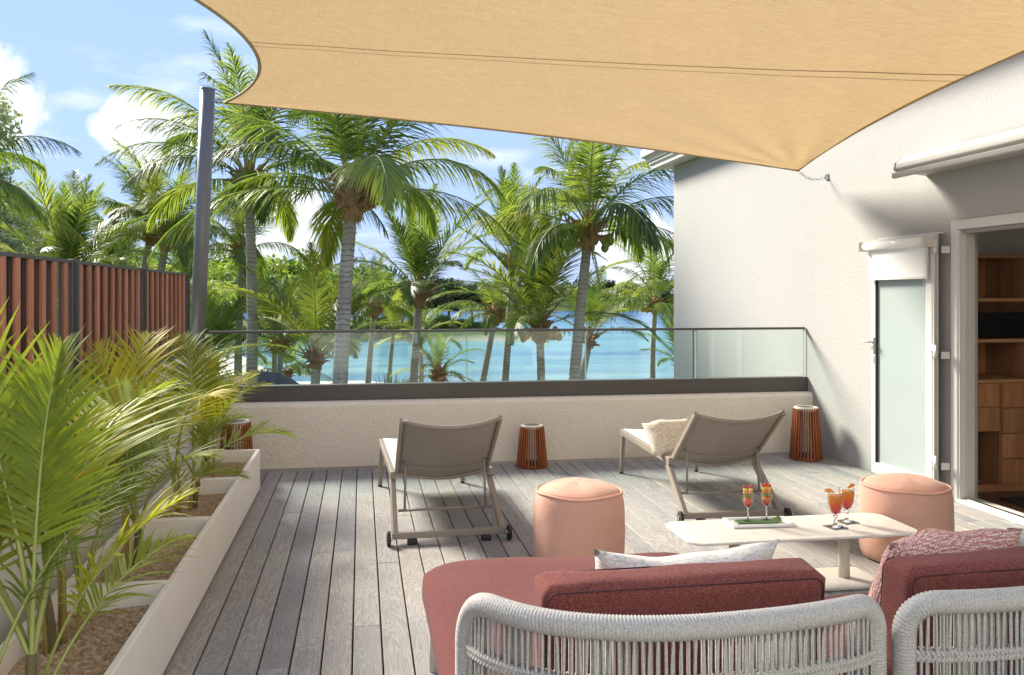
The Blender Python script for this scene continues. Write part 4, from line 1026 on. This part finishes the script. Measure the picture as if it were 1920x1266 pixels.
for j in range(n+1):
    for i in range(5):
        u, v = j/n, i/4-.5; lf.v.append((-.125+.25*u, v*.09*(1-.25*abs(2*u-1)**3), .010+.022*max(0, u-.8)*5*abs(v)*2 + .01*math.sin(u*5)*v*v))
for j in range(n):
    for i in range(4): lf.f.append((j*5+i, j*5+i+1, (j+1)*5+i+1, (j+1)*5+i))
o = lf.build('banana_leaf', M['leafmat'], None, True, loc=(2.065, 4.355, TZ+.0015)); o.rotation_euler.z = R(-4); q = o.modifiers.new('s', 'SOLIDIFY'); q.thickness = .0015
tag(o, 'strip of dark green banana leaf lining the white tray', 'leaf')
def shell(prof, th=.0018):
    """closed glass profile: outside up, inside down"""
    out = [(r, z) for r, z in prof]; ins = [(max(r-th, 0), z) for r, z in reversed(prof)]; return out + ins
def fruit_cup(label, x, y, seed):
    rg = random.Random(seed); t = thing('fruit_cocktail_glass', label, 'dessert glass', (x, y, TZ+.0095), 0, 'stemmed fruit cocktail glasses on the tray')
    foot = MB(); foot.lathe([(0,0), (.030,0), (.030,.002), (.008,.006), (.0038,.012), (.0035,.066), (.006,.071), (0,.072)], 24); foot.build('stem_and_foot', M['stemglass'], t, True)
    bowl = MB(); bowl.lathe([(.004,.0725), (.014,.078), (.023,.092), (.0275,.112), (.0285,.135), (.026,.158), (.0248,.158), (.0272,.135), (.0262,.112), (.0218,.093), (.013,.0795), (.0,.0745)], 24); bowl.build('bowl', M['glassware'], t, True)
    MB().lathe([(0,.0755), (.0125,.0805), (.0212,.094), (.0255,.112), (.0250,.114), (0,.114)], 24).build('fruit_coulis', M['punch'], t, True)
    sk = [(-.014, .004), (.013, -.003), (.002, .012)][:2 + seed % 2]
    for k, (dx, dy) in enumerate(sk):
        top = .215+.006*k; st = MB().tube([(dx*.5, dy*.5, .10), (dx*1.4, dy*1.4, top)], .0014, 5).build('skewer', M['f_stick'] if k else M['leafmat'], t)
        z = .185
        for q, m in enumerate(('f_red', 'f_yellow', 'f_melon' if k else 'f_orange', 'f_kiwi', 'f_orange', 'f_melon')):
            s = .0085; c = (dx*(.5+.9*(z-.10)/.115), dy*(.5+.9*(z-.10)/.115))
            if q == 0:
                b = MB(); b.lathe([(0,-s*1.1), (s*.8,-s*.7), (s*1.05,0), (s*.8,s*.7), (0,s*1.1)], 12, (c[0], c[1], z)); b.build('fruit_piece', M[m], t, True)
            else:
                b = MB(); b.bar((c[0]-s, c[1], z), (c[0]+s, c[1], z), s*2, s*1.7, (0, .3*rg.uniform(-1,1), 1)); b.build('fruit_piece', M[m], t, bevel=.002)
            z -= .0165
fruit_cup('stemmed glass of fruit with two skewers standing on the tray', 2.012, 4.372, 2)
fruit_cup('stemmed glass of fruit with three skewers standing on the tray', 2.122, 4.384, 3)
def drink(label, x, y, az):
    t = thing('cocktail_glass', label, 'cocktail', (x, y, TZ+.0045), 0, 'layered orange and red cocktails')
    MB().lathe([(0,0), (.034,0), (.034,.003), (.013,.009), (.008,.018), (.011,.026), (.008,.034), (.0095,.046), (.014,.058), (0,.059)], 28).build('stem_and_foot', M['stemglass'], t, True)
    MB().lathe([(.013,.0595), (.024,.072), (.034,.098), (.038,.13), (.0385,.155), (.0365,.178), (.0352,.178), (.0371,.155), (.0366,.13), (.0326,.099), (.0228,.0735), (.0,.0615)], 32).build('bowl', M['glassware'], t, True)
    MB().lathe([(0,.0622), (.0222,.0742), (.0319,.0995), (.0359,.13), (.0364,.155), (.036,.161), (0,.162)], 32).build('layered_drink', M['sunrise'], t, True)
    s = MB(); n = 14; d = Vector((math.cos(az), math.sin(az), 0)); c = d*.034+Vector((0,0,.177))
    poly = [(.026*math.cos(math.pi*k/n), .020*math.sin(math.pi*k/n)) for k in range(n+1)]
    s.prism(poly, 'y', -.003, .003); o = s.build('orange_slice', M['f_orange'], t, bevel=.001, loc=c); o.rotation_euler = (R(12), R(-8), az)
drink('layered cocktail with an orange slice, on the coaster closer to the tray', 2.426, 4.222, R(170))
drink('layered cocktail with an orange slice, on the coaster farther from the tray', 2.542, 4.31, R(20))
for (x, y, l) in ((2.426, 4.222, 'square dark paper coaster under the cocktail closer to the tray'), (2.542, 4.31, 'square dark paper coaster under the cocktail farther from the tray')):
    o = MB().box(-.045, .045, -.045, .045, 0, .0025).build('coaster', M['coaster'], None, loc=(x, y, TZ+.001)); o.rotation_euler.z = R(12); tag(o, l, 'coaster', 'paper coasters on the coffee table')

# ------------------------------------------------------------------ sofa
def cushion_box(w, d, h, m, r=.05, seed=0, puff=.02, rp=0):
    """box cushion with soft crowned faces; w along x, d along y, h along z, origin at its base centre"""
    bm = bmesh.new(); bmesh.ops.create_cube(bm, size=1)
    bmesh.ops.subdivide_edges(bm, edges=bm.edges[:], cuts=15, use_grid_fill=True)
    for v in bm.verts:
        u = Vector((v.co.x*2, v.co.y*2, v.co.z*2)); p = Vector((u.x*w/2, u.y*d/2, u.z*h/2))
        R2 = max(rp, r); cx, cy = max(-w/2+R2, min(w/2-R2, p.x)), max(-d/2+R2, min(d/2-R2, p.y)); q = Vector((p.x-cx, p.y-cy))
        if q.length > R2: q = q.normalized()*R2; p.x, p.y = cx+q.x, cy+q.y
        k = max(0, (abs(p.z)-(h/2-r))/r); ins = r*(1-math.sqrt(max(0, 1-k*k)))
        p.x *= 1-ins/(w/2); p.y *= 1-ins/(d/2)
        f = (1-u.x**4)*(1-u.y**4) ; g = (1-u.x**4)*(1-u.z**4)
        if abs(u.z) > .99: p.z += math.copysign(puff*f, u.z)
        if abs(u.y) > .99: p.y += math.copysign(puff*.6*g, u.y)
        p += Vector((0, .010*noise.noise(p*6+Vector((seed,0,0))), .012*noise.noise(p*5+Vector((0,seed,0)))))
        v.co = p + Vector((0,0,h/2))
    me = bpy.data.meshes.new('cushion'); bm.to_mesh(me); bm.free(); me.materials.append(m)
    me.polygons.foreach_set('use_smooth', [True]*len(me.polygons)); return me
def backrest(t, plan, rl, rr, ztop, zmid, zlow):
    """rope back: plan = points (x, y) of the curved rail seen from above, left to right"""
    pl = catmull([(x, y, 0) for x, y in plan], 12); n = len(pl); rc = .10
    L = [0]
    for a, b in zip(pl, pl[1:]): L.append(L[-1]+(b-a).length)
    T = L[-1]
    def at(s):
        s = max(0, min(T, s))
        for k in range(n-1):
            if L[k+1] >= s: return pl[k].lerp(pl[k+1], (s-L[k])/max(1e-6, L[k+1]-L[k]))
        return pl[-1]
    path = []; r = .0305
    # up the left side, round the corner, along the top, down the right side
    zs = zlow
    while zs < ztop-rl: path.append(at(0)+Vector((0,0,zs))); zs += .003
    k = int(rl*1.57/.003)
    for i in range(k+1):
        a = math.pi/2*i/k; path.append(at(rl*(1-math.cos(a)))+Vector((0,0,ztop-rl+rl*math.sin(a))))
    s = rl
    while s < T-rr: s += .003; path.append(at(min(s, T-rr))+Vector((0,0,ztop)))
    k = int(rr*1.57/.003)
    for i in range(1, k+1):
        a = math.pi/2*i/k; path.append(at(T-rr+rr*math.sin(a))+Vector((0,0,ztop-rr+rr*math.cos(a))))
    zs = ztop-rr
    while zs > zlow: zs -= .003; path.append(at(T)+Vector((0,0,zs)))
    MB().tube(path, [r*(.92, 1.0, 1.03)[i % 3] for i in range(len(path))], 16).build('rope_wrapped_frame', M['rope'], t, True, fix=False)
    # plaited middle rail
    mid = []; s = .02; i = 0; rg = random.Random(3)
    pl2 = MB()
    while s < T-.02:
        c = at(s)+Vector((0,.004,zmid)); d = (at(s+.01)-at(s-.01)).normalized(); side = Vector((-d.y, d.x, 0)); up = Vector((0,0,1))
        for sg in (-1, 1):
            pl2.tube([c+up*.016*sg-side*.006-d*.007, c+up*.010*sg-side*.017, c-up*.004*sg-side*.015+d*.009], [.004, .0062, .004], 6)
        pl2.tube([c+up*.014-side*-.014, c+side*.016, c-up*.014-side*-.014], [.004, .006, .004], 5)
        s += .0115; i += 1
    pl2.build('plaited_rail', M['rope'], t, True, fix=False)
    # cords, two layers
    s = .018; i = 0
    while s < T-.016:
        zt = ztop
        if s < rl: zt = ztop-rl+math.sqrt(max(0, rl*rl-(rl-s)**2))
        if s > T-rr: zt = ztop-rr+math.sqrt(max(0, rr*rr-(s-T+rr)**2))
        d = (at(s+.01)-at(s-.01)).normalized(); side = Vector((-d.y, d.x, 0))
        j = .0035*math.sin(i*2.3)
        a = at(s)-side*.012; b = at(s)-side*.012+d*j
        MB().tube([a+Vector((0,0,zt-.02)), a.lerp(b,.5)+Vector((0,0,(zt+zmid)/2)), b+Vector((0,0,zmid)), b+Vector((0,0,zlow))], .0042, 6).build('rope_cord', M['rope'], t, True)
        a = at(s+.008)+side*.014
        MB().tube([a+Vector((0,0,zt-.02)), a+Vector((0,0,zlow))], .0042, 5).build('rear_cord', M['rope'], t, True)
        s += .0185; i += 1
def sofa():
    t = thing('chaise_sofa', 'rope-backed outdoor chaise sofa module with long dusty red seat', 'sofa', (0, 0, 0), 0, None)
    backrest(t, [(.28,2.37), (.33,2.255), (.44,2.135), (.60,2.06), (.80,2.03), (1.05,2.045), (1.24,2.085), (1.335,2.13)], .13, .085, .692, .553, .30)
    c = inst('seat_cushion', cushion_box(1.13, 1.40, .13, M['seat_fabric'], .05, 3, .012, .14), t, (.795, 2.885, .292))
    MB().prism(rrect(.25, 1.34, 2.25, 3.56, .08), 'z', .255, .29).build('seat_frame', M['beige_metal'], t, bevel=.006)
    for (x, y) in ((.285, 3.50), (1.30, 3.50), (.30, 2.32), (1.30, 2.32)): MB().tube([(x, y, 0), (x, y, .256)], .019, 14).build('leg', M['beige_metal'], t, True)
    t2 = thing('rope_sofa', 'rope-backed outdoor sofa module next to the chaise, holding the pink woven pillow', 'sofa', (0, 0, 0))
    backrest(t2, [(1.412,2.115), (1.50,2.085), (1.70,2.075), (1.95,2.10), (2.2,2.16), (2.36,2.25), (2.42,2.36)], .085, .13, .692, .553, .30)
    inst('seat_cushion', cushion_box(1.02, .78, .13, M['seat_fabric'], .05, 5, .012, .1), t2, (1.915, 2.56, .292))
    MB().prism(rrect(1.42, 2.41, 2.19, 2.93, .08), 'z', .255, .29).build('seat_frame', M['beige_metal'], t2, bevel=.006)
    for (x, y) in ((1.46, 2.26), (2.37, 2.26), (1.46, 2.87), (2.37, 2.87)): MB().tube([(x, y, 0), (x, y, .256)], .019, 14).build('leg', M['beige_metal'], t2, True)
    for nm, w, loc, rot, lab in (('back_cushion', .80, (.865, 2.335, .415), (5, 0, 0), 'brick red back cushion leaning in the chaise sofa'), ('back_cushion', .88, (1.945, 2.345, .405), (5, 0, 2), 'brick red back cushion leaning in the rope sofa beside the chaise')):
        o = thing(nm, lab, 'cushion', loc, 0, 'brick red sofa back cushions'); o.rotation_euler = [R(a) for a in rot]
        inst('cover', cushion_box(w, .135, .325, M['red_fabric'], .022, int(w*100), .008), o)
        for yy in (-.0685, .0685):
            ring = [(x, yy, .1625+z) for x, z in rrect(-w/2+.012, w/2-.012, -.15, .15, .03)]
            MB().tube(ring, .0022, 5, closed=True).build('piping', plain('dark_red_seam', (.05, .012, .014), .8), o, True)
sofa()
put('throw_pillow', pillow_mesh(.60, .36, .16, M['white_fabric'], 2, sag=.045), 'off-white ribbed pillow lying against the chaise back cushion', 'pillow', (.975, 2.60, .572), (20, 0, 2))
put('throw_pillow', pillow_mesh(.52, .40, .16, M['pink_weave'], 9, sag=-.01), 'pink and white basket-weave pillow leaning on the rope sofa cushion', 'pillow', (1.83, 2.56, .565), (24, 0, 8))
put('throw_pillow', pillow_mesh(.46, .36, .15, M['white_fabric'], 6), 'off-white ribbed pillow beside the pink woven pillow', 'pillow', (2.37, 2.66, .545), (24, 0, -10))
